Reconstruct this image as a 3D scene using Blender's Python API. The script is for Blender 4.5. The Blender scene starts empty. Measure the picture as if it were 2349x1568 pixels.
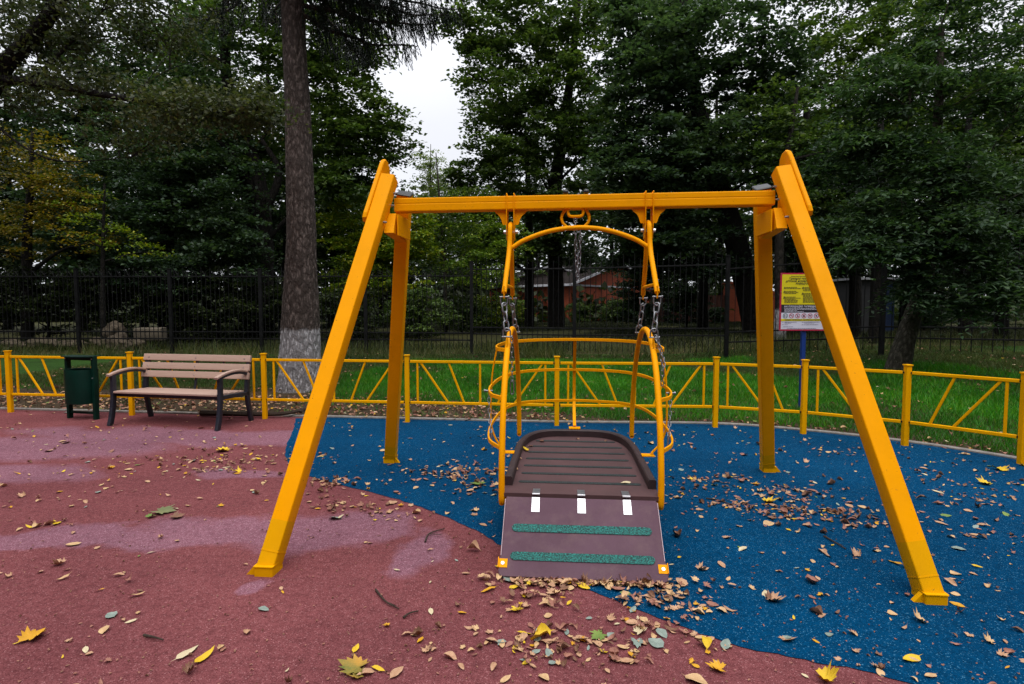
import bpy, bmesh, math, random
import numpy as np
from mathutils import Vector, Matrix, noise as mnoise

# ------------------------------------------------------------------ camera, sky, sun, exposure
SCN = bpy.context.scene
COL = SCN.collection
FPX, PCX, PCY, EYE = 1305.0, 1174.5, 784.0, 1.5      # lens in pixels of a 2349 px wide view, eye height
PITCH = math.atan(79 / FPX)
cam_data = bpy.data.cameras.new('camera'); cam = bpy.data.objects.new('camera', cam_data); COL.objects.link(cam)
cam_data.sensor_width = 36.0; cam_data.lens = 36.0 * FPX / 2349.0
cam_data.clip_start = 0.05; cam_data.clip_end = 600.0
cam.location = (0, 0, EYE); cam.rotation_euler = (math.pi / 2 - PITCH, 0, 0)
SCN.camera = cam

SUN_EL, SUN_AZ = 66.0, 8.0          # overcast: broad soft sun behind the photographer
world = bpy.data.worlds.new('World'); SCN.world = world; world.use_nodes = True
nt = world.node_tree; nt.nodes.clear()
out = nt.nodes.new('ShaderNodeOutputWorld')
sky = nt.nodes.new('ShaderNodeTexSky'); sky.sky_type = 'NISHITA'; sky.sun_disc = False
sky.sun_elevation = math.radians(SUN_EL); sky.sun_rotation = math.radians(180 - SUN_AZ); sky.dust_density = 3.0
bg1 = nt.nodes.new('ShaderNodeBackground'); bg1.inputs['Strength'].default_value = 0.1
nt.links.new(sky.outputs[0], bg1.inputs[0])
tc = nt.nodes.new('ShaderNodeTexCoord'); sep = nt.nodes.new('ShaderNodeSeparateXYZ')
nt.links.new(tc.outputs['Generated'], sep.inputs[0])
rampw = nt.nodes.new('ShaderNodeValToRGB')
rampw.color_ramp.elements[0].position = 0.0; rampw.color_ramp.elements[0].color = (0.80, 0.82, 0.88, 1)
rampw.color_ramp.elements[1].position = 0.9; rampw.color_ramp.elements[1].color = (1.5, 1.52, 1.6, 1)
e = rampw.color_ramp.elements.new(0.3); e.color = (0.86, 0.87, 0.92, 1)
nt.links.new(sep.outputs[2], rampw.inputs[0])
cn = nt.nodes.new('ShaderNodeTexNoise'); cn.inputs['Scale'].default_value = 3.0; cn.inputs['Detail'].default_value = 5.0
nt.links.new(tc.outputs['Generated'], cn.inputs['Vector'])
cr = nt.nodes.new('ShaderNodeMapRange'); cr.inputs[1].default_value = 0.3; cr.inputs[2].default_value = 0.7
cr.inputs[3].default_value = 0.93; cr.inputs[4].default_value = 1.06
nt.links.new(cn.outputs[0], cr.inputs[0])
vm = nt.nodes.new('ShaderNodeVectorMath'); vm.operation = 'SCALE'
nt.links.new(rampw.outputs[0], vm.inputs[0]); nt.links.new(cr.outputs[0], vm.inputs['Scale'])
bg2 = nt.nodes.new('ShaderNodeBackground'); bg2.inputs['Strength'].default_value = 1.1
nt.links.new(vm.outputs[0], bg2.inputs[0])
mixw = nt.nodes.new('ShaderNodeMixShader'); mixw.inputs[0].default_value = 0.88
nt.links.new(bg1.outputs[0], mixw.inputs[1]); nt.links.new(bg2.outputs[0], mixw.inputs[2])
nt.links.new(mixw.outputs[0], out.inputs[0])

sl = bpy.data.lights.new('sun', 'SUN'); sl.energy = 1.7; sl.angle = math.radians(45); sl.color = (1.0, 0.95, 0.88)
sun = bpy.data.objects.new('sun', sl); COL.objects.link(sun)
sun.rotation_euler = (math.radians(90 - SUN_EL), 0, math.radians(SUN_AZ))
SCN.view_settings.view_transform = 'Standard'; SCN.view_settings.look = 'None'
SCN.view_settings.exposure = 0.15; SCN.view_settings.gamma = 1.0
SCN.render.engine = 'CYCLES'
SCN.cycles.max_bounces = 6; SCN.cycles.diffuse_bounces = 3; SCN.cycles.glossy_bounces = 2
SCN.cycles.transmission_bounces = 3; SCN.cycles.transparent_max_bounces = 4
SCN.cycles.use_denoising = True

rng = np.random.default_rng(11)
random.seed(5)

# ------------------------------------------------------------------ where things stand (measured once from the view)
cp, sp = math.cos(PITCH), math.sin(PITCH)
def ray(x, y):
    u = (x - PCX) / FPX; v = (PCY - y) / FPX
    return (u, cp + v * sp, -sp + v * cp)
def G(x, y, z=0.0):
    r = ray(x, y); t = (z - EYE) / r[2]; return Vector((r[0] * t, r[1] * t, z))
def P(x, y, Y):
    r = ray(x, y); t = Y / r[1]; return Vector((r[0] * t, Y, EYE + r[2] * t))
def sst(a, b, x):
    t = min(1.0, max(0.0, (x - a) / (b - a))); return t * t * (3 - 2 * t)
def gz(x, y):                                   # gentle rise of the ground beyond the playground
    return min(0.34, 0.3 * sst(14, 28, y) + 0.27 * sst(4.5, 9.5, x) * sst(8.5, 12, y))

# ------------------------------------------------------------------ mesh helpers
class MB:
    def __init__(s): s.v = []; s.f = []; s.m = []
    def add(s, vs, fs, m=0):
        o = len(s.v); s.v += [tuple(p) for p in vs]
        s.f += [tuple(i + o for i in f) for f in fs]; s.m += [m] * len(fs)
    def build(s, name, mats, parent=None, smooth=40):
        me = bpy.data.meshes.new(name); me.from_pydata(s.v, [], s.f)
        mats = mats if isinstance(mats, (list, tuple)) else [mats]
        for mm in mats: me.materials.append(mm)
        if len(mats) > 1: me.polygons.foreach_set('material_index', s.m)
        bm = bmesh.new(); bm.from_mesh(me); bmesh.ops.recalc_face_normals(bm, faces=bm.faces); bm.to_mesh(me); bm.free()
        if smooth:
            me.polygons.foreach_set('use_smooth', [True] * len(me.polygons)); me.set_sharp_from_angle(angle=math.radians(smooth))
        o = bpy.data.objects.new(name, me); COL.objects.link(o)
        if parent is not None: o.parent = parent
        return o
    def box(s, lo, hi, m=0):
        x0, y0, z0 = lo; x1, y1, z1 = hi
        s.add([(x0,y0,z0),(x1,y0,z0),(x1,y1,z0),(x0,y1,z0),(x0,y0,z1),(x1,y0,z1),(x1,y1,z1),(x0,y1,z1)],
              [(0,3,2,1),(4,5,6,7),(0,1,5,4),(1,2,6,5),(2,3,7,6),(3,0,4,7)], m)
    def sweep(s, pts, prof, side=None, m=0, closed=False, scale=None):
        """prof: list of (a,b) offsets; a along 'side' (made square to the path), b along path x side"""
        pts = [Vector(p) for p in pts]; n = len(pts); k = len(prof); vs = []
        prev = None
        for i, p in enumerate(pts):
            if closed: t = pts[(i + 1) % n] - pts[i - 1]
            elif i == 0: t = pts[1] - pts[0]
            elif i == n - 1: t = pts[-1] - pts[-2]
            else: t = (pts[i + 1] - p).normalized() + (p - pts[i - 1]).normalized()
            t.normalize()
            if side is not None: a = Vector(side)
            elif prev is not None: a = prev
            else: a = Vector((1, 0, 0)) if abs(t.x) < 0.8 else Vector((0, 1, 0))
            a = a - t * a.dot(t); a.normalize(); prev = a
            b = t.cross(a)
            sc = scale[i] if scale else 1.0
            # keep width through mitred corners
            for (u, w) in prof: vs.append(p + a * (u * sc) + b * (w * sc))
        fs = []
        for i in range(n if closed else n - 1):
            j = (i + 1) % n
            for q in range(k):
                r = (q + 1) % k
                fs.append((i * k + q, i * k + r, j * k + r, j * k + q))
        if not closed:
            fs.append(tuple(range(k - 1, -1, -1))); fs.append(tuple((n - 1) * k + q for q in range(k)))
        s.add(vs, fs, m)
    def tube(s, pts, r, n=10, m=0, closed=False, side=None):
        s.sweep(pts, circ(r, n), side, m, closed)
    def cyl(s, a, b, r, n=12, m=0): s.tube([a, b], r, n, m)
    def ball(s, c, r, m=0, n=8):
        vs = []; fs = []
        for i in range(n + 1):
            th = math.pi * i / n
            for j in range(2 * n):
                ph = math.pi * j / n
                vs.append((c[0] + r * math.sin(th) * math.cos(ph), c[1] + r * math.sin(th) * math.sin(ph), c[2] + r * math.cos(th)))
        for i in range(n):
            for j in range(2 * n):
                k = (j + 1) % (2 * n)
                fs.append((i * 2 * n + j, (i + 1) * 2 * n + j, (i + 1) * 2 * n + k, i * 2 * n + k))
        s.add(vs, fs, m)
    def prism(s, poly, fn, t, m=0):
        """poly: 2-D outline; fn(u,v,w)->3-D with w in {0,t}"""
        n = len(poly)
        vs = [fn(u, v, 0) for u, v in poly] + [fn(u, v, t) for u, v in poly]
        fs = [tuple(range(n - 1, -1, -1)), tuple(range(n, 2 * n))] + [(i, (i + 1) % n, n + (i + 1) % n, n + i) for i in range(n)]
        s.add(vs, fs, m)

def circ(r, n=10): return [(r * math.cos(2 * math.pi * i / n), r * math.sin(2 * math.pi * i / n)) for i in range(n)]
def rrect(w, h, c, k=3):
    """rounded rectangle profile w x h with corner radius c"""
    o = []
    for (sx, sy, a0) in ((1, 1, 0), (-1, 1, 90), (-1, -1, 180), (1, -1, 270)):
        for i in range(k + 1):
            a = math.radians(a0 + 90 * i / k)
            o.append((sx * (w / 2 - c) + c * math.cos(a), sy * (h / 2 - c) + c * math.sin(a)))
    return o
def smooth_line(pts, sub=6, closed=False):
    pts = [Vector(p) for p in pts]; o = []
    n = len(pts)
    for i in range(n if closed else n - 1):
        if closed: p0, p1, p2, p3 = pts[i - 1], pts[i], pts[(i + 1) % n], pts[(i + 2) % n]
        else:
            p1, p2 = pts[i], pts[i + 1]
            p0 = pts[i - 1] if i else p1 * 2 - p2
            p3 = pts[i + 2] if i + 2 < n else p2 * 2 - p1
        for k in range(sub):
            t = k / sub
            o.append(0.5 * ((2 * p1) + (p2 - p0) * t + (2 * p0 - 5 * p1 + 4 * p2 - p3) * t * t + (3 * p1 - p0 - 3 * p2 + p3) * t ** 3))
    if not closed: o.append(pts[-1])
    return o
def tag(o, label=None, cat=None, group=None, kind=None):
    if label: o['label'] = label
    if cat: o['category'] = cat
    if group: o['group'] = group
    if kind: o['kind'] = kind
    return o
def empty(name, loc, rz, label, cat, group=None):
    o = bpy.data.objects.new(name, None); COL.objects.link(o); o.empty_display_size = 0.1
    o.location = loc; o.rotation_euler = (0, 0, rz)
    return tag(o, label, cat, group)
def npmesh(name, verts, faces, mats, mi=None, parent=None, smooth=False):
    """verts (n,3), faces (m,k) arrays of one face size"""
    me = bpy.data.meshes.new(name); nv = len(verts); nf, k = faces.shape
    me.vertices.add(nv); me.vertices.foreach_set('co', np.asarray(verts, np.float32).ravel())
    me.loops.add(nf * k); me.loops.foreach_set('vertex_index', np.asarray(faces, np.int32).ravel())
    me.polygons.add(nf); me.polygons.foreach_set('loop_start', np.arange(0, nf * k, k, dtype=np.int32))
    mats = mats if isinstance(mats, (list, tuple)) else [mats]
    for mm in mats: me.materials.append(mm)
    if mi is not None: me.polygons.foreach_set('material_index', np.asarray(mi, np.int32))
    if smooth: me.polygons.foreach_set('use_smooth', np.ones(nf, bool))
    me.update(calc_edges=True)
    o = bpy.data.objects.new(name, me); COL.objects.link(o)
    if parent is not None: o.parent = parent
    return o

# ------------------------------------------------------------------ materials
def new_mat(name):
    m = bpy.data.materials.new(name); m.use_nodes = True
    t = m.node_tree; b = t.nodes['Principled BSDF']
    return m, t, b
def N(t, kind, **kw):
    n = t.nodes.new(kind)
    for k, v in kw.items():
        if k in n.inputs: n.inputs[k].default_value = v
        else: setattr(n, k, v)
    return n
def noise(t, scale, detail=4, rough=0.55, vec=None, coord='Object'):
    n = N(t, 'ShaderNodeTexNoise'); n.inputs['Scale'].default_value = scale; n.inputs['Detail'].default_value = detail
    n.inputs['Roughness'].default_value = rough
    if vec is None:
        c = N(t, 'ShaderNodeTexCoord'); vec = c.outputs[coord]
    t.links.new(vec, n.inputs['Vector']); return n.outputs[0]
def ramp(t, fac, stops):
    r = N(t, 'ShaderNodeValToRGB'); els = r.color_ramp.elements
    while len(els) < len(stops): els.new(0.5)
    for e_, (p, c) in zip(els, stops): e_.position = p; e_.color = (*c, 1) if len(c) == 3 else c
    t.links.new(fac, r.inputs[0]); return r.outputs[0]
def mixc(t, fac, a, b, mode='MIX'):
    m = N(t, 'ShaderNodeMix'); m.data_type = 'RGBA'; m.blend_type = mode
    for i, v in ((0, fac), (6, a), (7, b)):
        if isinstance(v, (int, float)): m.inputs[i].default_value = v
        elif isinstance(v, tuple): m.inputs[i].default_value = (*v, 1) if len(v) == 3 else v
        else: t.links.new(v, m.inputs[i])
    return m.outputs[2]
def bump(t, b, h, strength=0.3, dist=0.01):
    n = N(t, 'ShaderNodeBump'); n.inputs['Strength'].default_value = strength; n.inputs['Distance'].default_value = dist
    t.links.new(h, n.inputs['Height']); t.links.new(n.outputs[0], b.inputs['Normal'])
def simple(name, c, rough=0.5, metal=0.0, var=0.15, vscale=6, bs=0.0, bscale=200, spec=0.5, bd=0.002):
    m, t, b = new_mat(name)
    lo = tuple(x * (1 - var) for x in c); hi = tuple(min(1, x * (1 + var)) for x in c)
    t.links.new(ramp(t, noise(t, vscale, 6), [(0.3, lo), (0.7, hi)]), b.inputs['Base Color'])
    b.inputs['Roughness'].default_value = rough; b.inputs['Metallic'].default_value = metal
    b.inputs['Specular IOR Level'].default_value = spec
    if bs: bump(t, b, noise(t, bscale, 3), bs, bd)
    return m
def paint(name, c, dirt, rough=0.42):
    """powder coat: orange peel, faint blotches, few dark specks"""
    m, t, b = new_mat(name)
    col = ramp(t, noise(t, 3.0, 8, 0.65), [(0.32, tuple(x * 0.92 for x in c)), (0.62, c)])
    sp_ = ramp(t, noise(t, 45, 4, 0.75), [(0.665, (0, 0, 0)), (0.70, (1, 1, 1))])
    big = ramp(t, noise(t, 2.2, 6, 0.7), [(0.50, (0, 0, 0)), (0.75, (0.45, 0.45, 0.45))])
    t.links.new(mixc(t, big, mixc(t, sp_, col, dirt), tuple(x * .75 for x in c)), b.inputs['Base Color'])
    b.inputs['Roughness'].default_value = rough; b.inputs['Specular IOR Level'].default_value = 0.06
    t.links.new(ramp(t, noise(t, 9, 5), [(0.3, (rough - .08,) * 3), (0.7, (rough + .14,) * 3)]), b.inputs['Roughness'])
    bump(t, b, noise(t, 420, 2), 0.16, 0.002)
    return m

M_YEL = paint('yellow_paint', (0.93, 0.372, 0.0002), (0.25, 0.10, 0.02))
M_YELFOOT = paint('yellow_foot_paint', (0.78, 0.365, 0.0005), (0.2, 0.13, 0.02), 0.5)
M_YELRAIL = paint('yellow_rail_paint', (0.86, 0.395, 0.0005), (0.25, 0.12, 0.02), 0.5)
M_STEEL = simple('galvanised_steel', (0.27, 0.28, 0.30), 0.42, 0.85, 0.25, 40)
M_CHROME = simple('bright_steel', (0.50, 0.51, 0.53), 0.35, 0.85, 0.12, 20)
M_BLACKPL = simple('black_plastic', (0.012, 0.012, 0.013), 0.35, 0, 0.3, 20)
M_BLACKFE = simple('black_iron_paint', (0.008, 0.008, 0.009), 0.6, 0, 0.5, 6, spec=0.15)
M_GREEN = simple('green_bin_paint', (0.001, 0.019, 0.013), 0.5, 0, 0.35, 5, 0.15, 150, spec=0.15)
M_BENCHFE = simple('dark_blue_iron', (0.012, 0.014, 0.024), 0.5, 0, 0.4, 20, 0.3, 120)
M_BLUEPOST = simple('blue_post_paint', (0.006, 0.035, 0.20), 0.45, 0, 0.15)
M_KERB = simple('kerb_concrete', (0.24, 0.22, 0.20), 0.9, 0, 0.3, 14, 0.5, 60)
M_CONC = simple('old_concrete', (0.11, 0.09, 0.065), 0.95, 0, 0.4, 3, 0.5, 30)
M_ROCK = simple('boulder_stone', (0.085, 0.068, 0.05), 0.95, 0, 0.6, 5, 0.9, 9, spec=0.1, bd=.03)
M_TWIG = simple('twig_bark', (0.035, 0.022, 0.014), 0.9, 0, 0.5, 60)

def wood_slat():
    m, t, b = new_mat('pinkish_composite_slat')
    c = N(t, 'ShaderNodeTexCoord'); mp = N(t, 'ShaderNodeMapping'); mp.inputs['Scale'].default_value = (2, 60, 60)
    t.links.new(c.outputs['Object'], mp.inputs[0])
    n1 = noise(t, 3, 6, 0.6, mp.outputs[0])
    t.links.new(ramp(t, n1, [(0.3, (0.37, 0.24, 0.19)), (0.7, (0.47, 0.32, 0.255))]), b.inputs['Base Color'])
    b.inputs['Roughness'].default_value = 0.6; bump(t, b, n1, 0.2, 0.002); return m
M_SLAT = wood_slat()

def rubber(name, c1, c2, fleck, patch=None, ells=()):
    m, t, b = new_mat(name)
    co = N(t, 'ShaderNodeTexCoord').outputs['Object']
    g = N(t, 'ShaderNodeTexVoronoi'); g.inputs['Scale'].default_value = 230; t.links.new(co, g.inputs['Vector'])
    wn = N(t, 'ShaderNodeSeparateColor'); t.links.new(g.outputs['Color'], wn.inputs[0])
    col = ramp(t, wn.outputs[0], [(0.0, c1), (0.75, c2), (0.93, c2), (1.0, fleck)])
    if patch is not None:
        dn = N(t, 'ShaderNodeTexNoise'); dn.inputs['Scale'].default_value = 1.25; dn.inputs['Detail'].default_value = 9
        t.links.new(co, dn.inputs['Vector'])
        off = N(t, 'ShaderNodeVectorMath', operation='MULTIPLY_ADD')
        t.links.new(dn.outputs['Color'], off.inputs[0]); off.inputs[1].default_value = (0.95, 0.8, 0); off.inputs[2].default_value = (-0.475, -0.40, 0)
        ad = N(t, 'ShaderNodeVectorMath', operation='ADD'); t.links.new(co, ad.inputs[0]); t.links.new(off.outputs[0], ad.inputs[1])
        tot = None; grit_ = noise(t, 9, 8, 0.8, co)
        for (ex, ey, rx, ry, rot) in ells:
            mp = N(t, 'ShaderNodeMapping'); mp.vector_type = 'TEXTURE'
            mp.inputs['Location'].default_value = (ex, ey, 0); mp.inputs['Rotation'].default_value = (0, 0, rot); mp.inputs['Scale'].default_value = (rx, ry, 1)
            t.links.new(ad.outputs[0], mp.inputs[0])
            ln = N(t, 'ShaderNodeVectorMath', operation='LENGTH'); t.links.new(mp.outputs[0], ln.inputs[0])
            mr = N(t, 'ShaderNodeMapRange'); mr.inputs[1].default_value = 1.10; mr.inputs[2].default_value = 0.78
            wob = N(t, 'ShaderNodeMath', operation='MULTIPLY_ADD'); t.links.new(grit_, wob.inputs[0]); wob.inputs[1].default_value = 0.5; t.links.new(ln.outputs['Value'], wob.inputs[2])
            sb_ = N(t, 'ShaderNodeMath', operation='SUBTRACT'); t.links.new(wob.outputs[0], sb_.inputs[0]); sb_.inputs[1].default_value = 0.25
            t.links.new(sb_.outputs[0], mr.inputs[0])
            if tot is None: tot = mr.outputs[0]
            else:
                mx = N(t, 'ShaderNodeMath', operation='MAXIMUM'); t.links.new(tot, mx.inputs[0]); t.links.new(mr.outputs[0], mx.inputs[1]); tot = mx.outputs[0]
        pc = ramp(t, wn.outputs[0], [(0.0, patch[0]), (0.75, patch[1]), (1.0, patch[2])])
        col = mixc(t, tot, col, pc)
    # fine grit, dark grime, soft unevenness
    gr = ramp(t, noise(t, 24, 6, 0.75, co), [(0.34, (0.62, 0.62, 0.62)), (0.55, (1, 1, 1))])
    col = mixc(t, 0.8, col, gr, 'MULTIPLY')
    big = ramp(t, noise(t, 0.9, 5, 0.6, co), [(0.3, (0.72, 0.70, 0.72)), (0.7, (1.08, 1.06, 1.06))])
    col = mixc(t, 1.0, col, big, 'MULTIPLY')
    t.links.new(col, b.inputs['Base Color']); b.inputs['Roughness'].default_value = 0.85
    b.inputs['Specular IOR Level'].default_value = 0.03
    bump(t, b, g.outputs['Distance'], 0.55, 0.004)
    return m
def E_(x, y, rx, ry, rot=0):
    p = G(x, y); return (p.x, p.y, rx, ry, rot)
DRY = [E_(520, 1222, .62, .22, -.08), E_(170, 1235, 1.0, .13, .02), E_(700, 1215, .55, .34, .1), E_(830, 1195, .42, .30, 0), E_(960, 1262, .2, .32, .3),
       E_(380, 1000, 2.2, .42, -.12), E_(60, 1030, 1.5, .55, 0), E_(560, 1092, .5, .16, -.1), E_(640, 1000, .7, .35, 0), E_(30, 1090, .8, .3, 0), E_(640, 1325, .12, .1, 0)]
M_RED = rubber('red_rubber', (0.138, 0.040, 0.044), (0.240, 0.080, 0.085), (0.42, 0.20, 0.205),
               ((0.185, 0.076, 0.100), (0.27, 0.122, 0.160), (0.44, 0.25, 0.30)), DRY)
M_BLUE = rubber('blue_rubber', (0.0, 0.034, 0.092), (0.0003, 0.060, 0.155), (0.07, 0.24, 0.38))
M_DECK = simple('brown_deck_rubber', (0.075, 0.033, 0.035), 0.75, 0, 0.2, 5, 0.3, 260)
M_DECKRIM = simple('dark_brown_rim', (0.030, 0.015, 0.017), 0.6, 0, 0.3, 8, 0.2, 200)
M_DECKEDGE = simple('pale_ply_edge', (0.55, 0.42, 0.46), 0.7, 0, 0.1)

def ramp_board():
    m, t, b = new_mat('purple_brown_ramp_board')
    co = N(t, 'ShaderNodeTexCoord').outputs['Object']
    w1 = N(t, 'ShaderNodeTexWave'); w1.inputs['Scale'].default_value = 110; w1.inputs['Distortion'].default_value = 1.0; t.links.new(co, w1.inputs[0])
    w2 = N(t, 'ShaderNodeTexWave', bands_direction='Y'); w2.inputs['Scale'].default_value = 110; w2.inputs['Distortion'].default_value = 1.0; t.links.new(co, w2.inputs[0])
    mm = N(t, 'ShaderNodeMath', operation='MULTIPLY'); t.links.new(w1.outputs[1], mm.inputs[0]); t.links.new(w2.outputs[1], mm.inputs[1])
    base = ramp(t, noise(t, 3, 8, 0.65, co), [(0.3, (0.092, 0.046, 0.066)), (0.7, (0.130, 0.070, 0.098))])
    dust = ramp(t, noise(t, 7, 8, 0.72, co), [(0.48, (0, 0, 0)), (0.75, (0.5, 0.5, 0.5))])
    base = mixc(t, dust, base, (0.19, 0.125, 0.125))
    base = mixc(t, 0.35, base, ramp(t, mm.outputs[0], [(0.1, (0.7, 0.7, 0.7)), (0.9, (1.15, 1.15, 1.15))]), 'MULTIPLY')
    t.links.new(base, b.inputs['Base Color']); b.inputs['Roughness'].default_value = 0.7; b.inputs['Specular IOR Level'].default_value = 0.2
    bump(t, b, mm.outputs[0], 0.25, 0.001); return m
M_RAMP = ramp_board()
def grit(name, c1, c2, p0, p1):
    m, t, b = new_mat(name)
    n1 = noise(t, 130, 4, 0.7)
    t.links.new(ramp(t, n1, [(p0, c1), (p1, c2)]), b.inputs['Base Color'])
    b.inputs['Roughness'].default_value = 0.8; bump(t, b, n1, 0.8, 0.004); return m
M_TEAL = grit('teal_grip_strip', (0.006, 0.020, 0.022), (0.02, 0.25, 0.215), 0.40, 0.66)
M_WORN = grit('worn_grip_strip', (0.012, 0.014, 0.016), (0.03, 0.10, 0.09), 0.48, 0.80)

def leafmat(name, cols, rough=0.55, trans=0.3, clump=0.25):
    m, t, b = new_mat(name)
    gi = N(t, 'ShaderNodeNewGeometry')
    k = len(cols)
    c = ramp(t, gi.outputs['Random Per Island'], [((i + 0.0) / max(1, k - 1), cols[i]) for i in range(k)])
    if clump:
        cn_ = ramp(t, noise(t, clump, 3), [(0.35, (0.55, 0.6, 0.6)), (0.65, (1.25, 1.2, 1.1))])
        c = mixc(t, 1.0, c, cn_, 'MULTIPLY')
    t.links.new(c, b.inputs['Base Color']); b.inputs['Roughness'].default_value = rough; b.inputs['Specular IOR Level'].default_value = 0.3
    if trans:
        tr = N(t, 'ShaderNodeBsdfTranslucent'); t.links.new(mixc(t, 1.0, c, (1.3, 1.5, 0.6), 'MULTIPLY'), tr.inputs[0])
        mx = N(t, 'ShaderNodeMixShader'); mx.inputs[0].default_value = trans
        t.links.new(b.outputs[0], mx.inputs[1]); t.links.new(tr.outputs[0], mx.inputs[2])
        t.links.new(mx.outputs[0], t.nodes['Material Output'].inputs[0])
    return m
L_MAPLE = leafmat('maple_leaf', [(0.040, 0.072, 0.020), (0.062, 0.108, 0.030), (0.085, 0.135, 0.038), (0.12, 0.165, 0.04)])
L_MID = leafmat('mid_green_leaf', [(0.06, 0.115, 0.016), (0.095, 0.17, 0.022), (0.14, 0.22, 0.025), (0.22, 0.26, 0.025)])
L_DARK = leafmat('dark_leaf', [(0.024, 0.046, 0.026), (0.040, 0.074, 0.042), (0.056, 0.098, 0.058), (0.08, 0.12, 0.066)])
L_LIME = leafmat('lime_leaf', [(0.08, 0.15, 0.012), (0.14, 0.22, 0.018), (0.21, 0.28, 0.02), (0.33, 0.31, 0.015)])
L_PALE = leafmat('pale_leaf', [(0.12, 0.17, 0.06), (0.17, 0.22, 0.08), (0.22, 0.26, 0.09)])
L_OCHRE = leafmat('ochre_leaf', [(0.06, 0.08, 0.012), (0.13, 0.12, 0.012), (0.23, 0.17, 0.012), (0.32, 0.19, 0.02)])
L_ASH = leafmat('ash_maple_leaf', [(0.022, 0.048, 0.026), (0.037, 0.075, 0.038), (0.054, 0.102, 0.052), (0.08, 0.13, 0.06)], clump=0.6)
L_APPLE = leafmat('apple_leaf', [(0.032, 0.045, 0.022), (0.05, 0.066, 0.032), (0.07, 0.085, 0.042), (0.10, 0.11, 0.05)], clump=0.8)
L_HEDGE = leafmat('hedge_leaf', [(0.016, 0.026, 0.010), (0.028, 0.042, 0.015), (0.044, 0.058, 0.018)])
L_NEEDLE = leafmat('spruce_needle', [(0.010, 0.022, 0.018), (0.016, 0.034, 0.026), (0.028, 0.045, 0.03)], trans=0)
L_GRASS = leafmat('grass_blade', [(0.016, 0.105, 0.003), (0.026, 0.18, 0.004), (0.044, 0.25, 0.006), (0.12, 0.22, 0.015)], 0.5, 0.25, 0.5)
L_GRASS2 = leafmat('rough_grass_blade', [(0.03, 0.05, 0.01), (0.045, 0.075, 0.012), (0.07, 0.085, 0.02), (0.12, 0.10, 0.04)], 0.6, 0.2, 0.5)

def bark(name, c1, c2, white=False, sc=1.0):
    m, t, b = new_mat(name)
    co = N(t, 'ShaderNodeTexCoord').outputs['Object']
    mp = N(t, 'ShaderNodeMapping'); mp.inputs['Scale'].default_value = (1, 1, 0.38); t.links.new(co, mp.inputs[0])
    v = N(t, 'ShaderNodeTexVoronoi', feature='F1'); v.inputs['Scale'].default_value = 19 * sc
    dis = N(t, 'ShaderNodeTexNoise'); dis.inputs['Scale'].default_value = 14 * sc; dis.inputs['Detail'].default_value = 4; t.links.new(mp.outputs[0], dis.inputs['Vector'])
    dv = N(t, 'ShaderNodeVectorMath', operation='MULTIPLY_ADD'); dv.inputs[1].default_value = (.09, .09, .09)
    t.links.new(dis.outputs['Color'], dv.inputs[0]); t.links.new(mp.outputs[0], dv.inputs[2]); t.links.new(dv.outputs[0], v.inputs['Vector'])
    n2 = noise(t, 40 * sc, 6, 0.7, mp.outputs[0])
    hs = N(t, 'ShaderNodeMath', operation='ADD'); t.links.new(v.outputs['Distance'], hs.inputs[0]); t.links.new(n2, hs.inputs[1])
    col = ramp(t, hs.outputs[0], [(0.5, c2), (1.15, c1)])
    lic = ramp(t, noise(t, 16, 6, 0.75, mp.outputs[0]), [(0.56, (0, 0, 0)), (0.72, (0.55, 0.55, 0.55))])
    col = mixc(t, lic, col, tuple(x * 1.9 + 0.02 for x in c2))
    if white:
        sx = N(t, 'ShaderNodeSeparateXYZ'); t.links.new(co, sx.inputs[0])
        ws = N(t, 'ShaderNodeMath', operation='MULTIPLY_ADD'); t.links.new(noise(t, 9, 6, 0.7, co), ws.inputs[0]); ws.inputs[1].default_value = 0.22; t.links.new(sx.outputs[2], ws.inputs[2])
        mr = N(t, 'ShaderNodeMapRange'); mr.inputs[1].default_value = 1.24; mr.inputs[2].default_value = 1.18; t.links.new(ws.outputs[0], mr.inputs[0])
        chip = ramp(t, hs.outputs[0], [(0.6, (1, 1, 1)), (1.1, (0.35, 0.35, 0.35))])
        low = N(t, 'ShaderNodeMapRange'); low.inputs[1].default_value = 0.05; low.inputs[2].default_value = 0.45; low.inputs[3].default_value = 0.6
        t.links.new(sx.outputs[2], low.inputs[0])
        mm = N(t, 'ShaderNodeMath', operation='MULTIPLY'); t.links.new(mr.outputs[0], mm.inputs[0]); t.links.new(chip, mm.inputs[1])
        m2 = N(t, 'ShaderNodeMath', operation='MULTIPLY'); t.links.new(mm.outputs[0], m2.inputs[0]); t.links.new(low.outputs[0], m2.inputs[1])
        col = mixc(t, m2.outputs[0], col, (0.70, 0.69, 0.73))
    t.links.new(col, b.inputs['Base Color']); b.inputs['Roughness'].default_value = 0.9; b.inputs['Specular IOR Level'].default_value = 0.2
    bump(t, b, hs.outputs[0], 1.0, 0.05); return m
L_PARKG = leafmat('park_grass_blade', [(0.014, 0.020, 0.006), (0.024, 0.034, 0.008), (0.04, 0.045, 0.014)], 0.6, 0.2, 0.3)
B_SPRUCE = bark('spruce_bark', (0.062, 0.047, 0.041), (0.21, 0.165, 0.148), True)
B_DARK = bark('dark_wet_bark', (0.008, 0.007, 0.006), (0.022, 0.018, 0.014), False, 0.6)
B_GREY = bark('grey_bark', (0.045, 0.04, 0.03), (0.15, 0.135, 0.105), False, 0.8)
B_WHITEB = bark('whitewashed_grey_bark', (0.016, 0.014, 0.011), (0.04, 0.035, 0.028), True, 0.6)
B_BRANCH = bark('branch_bark', (0.016, 0.014, 0.013), (0.045, 0.040, 0.036), False, 1.5)

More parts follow.
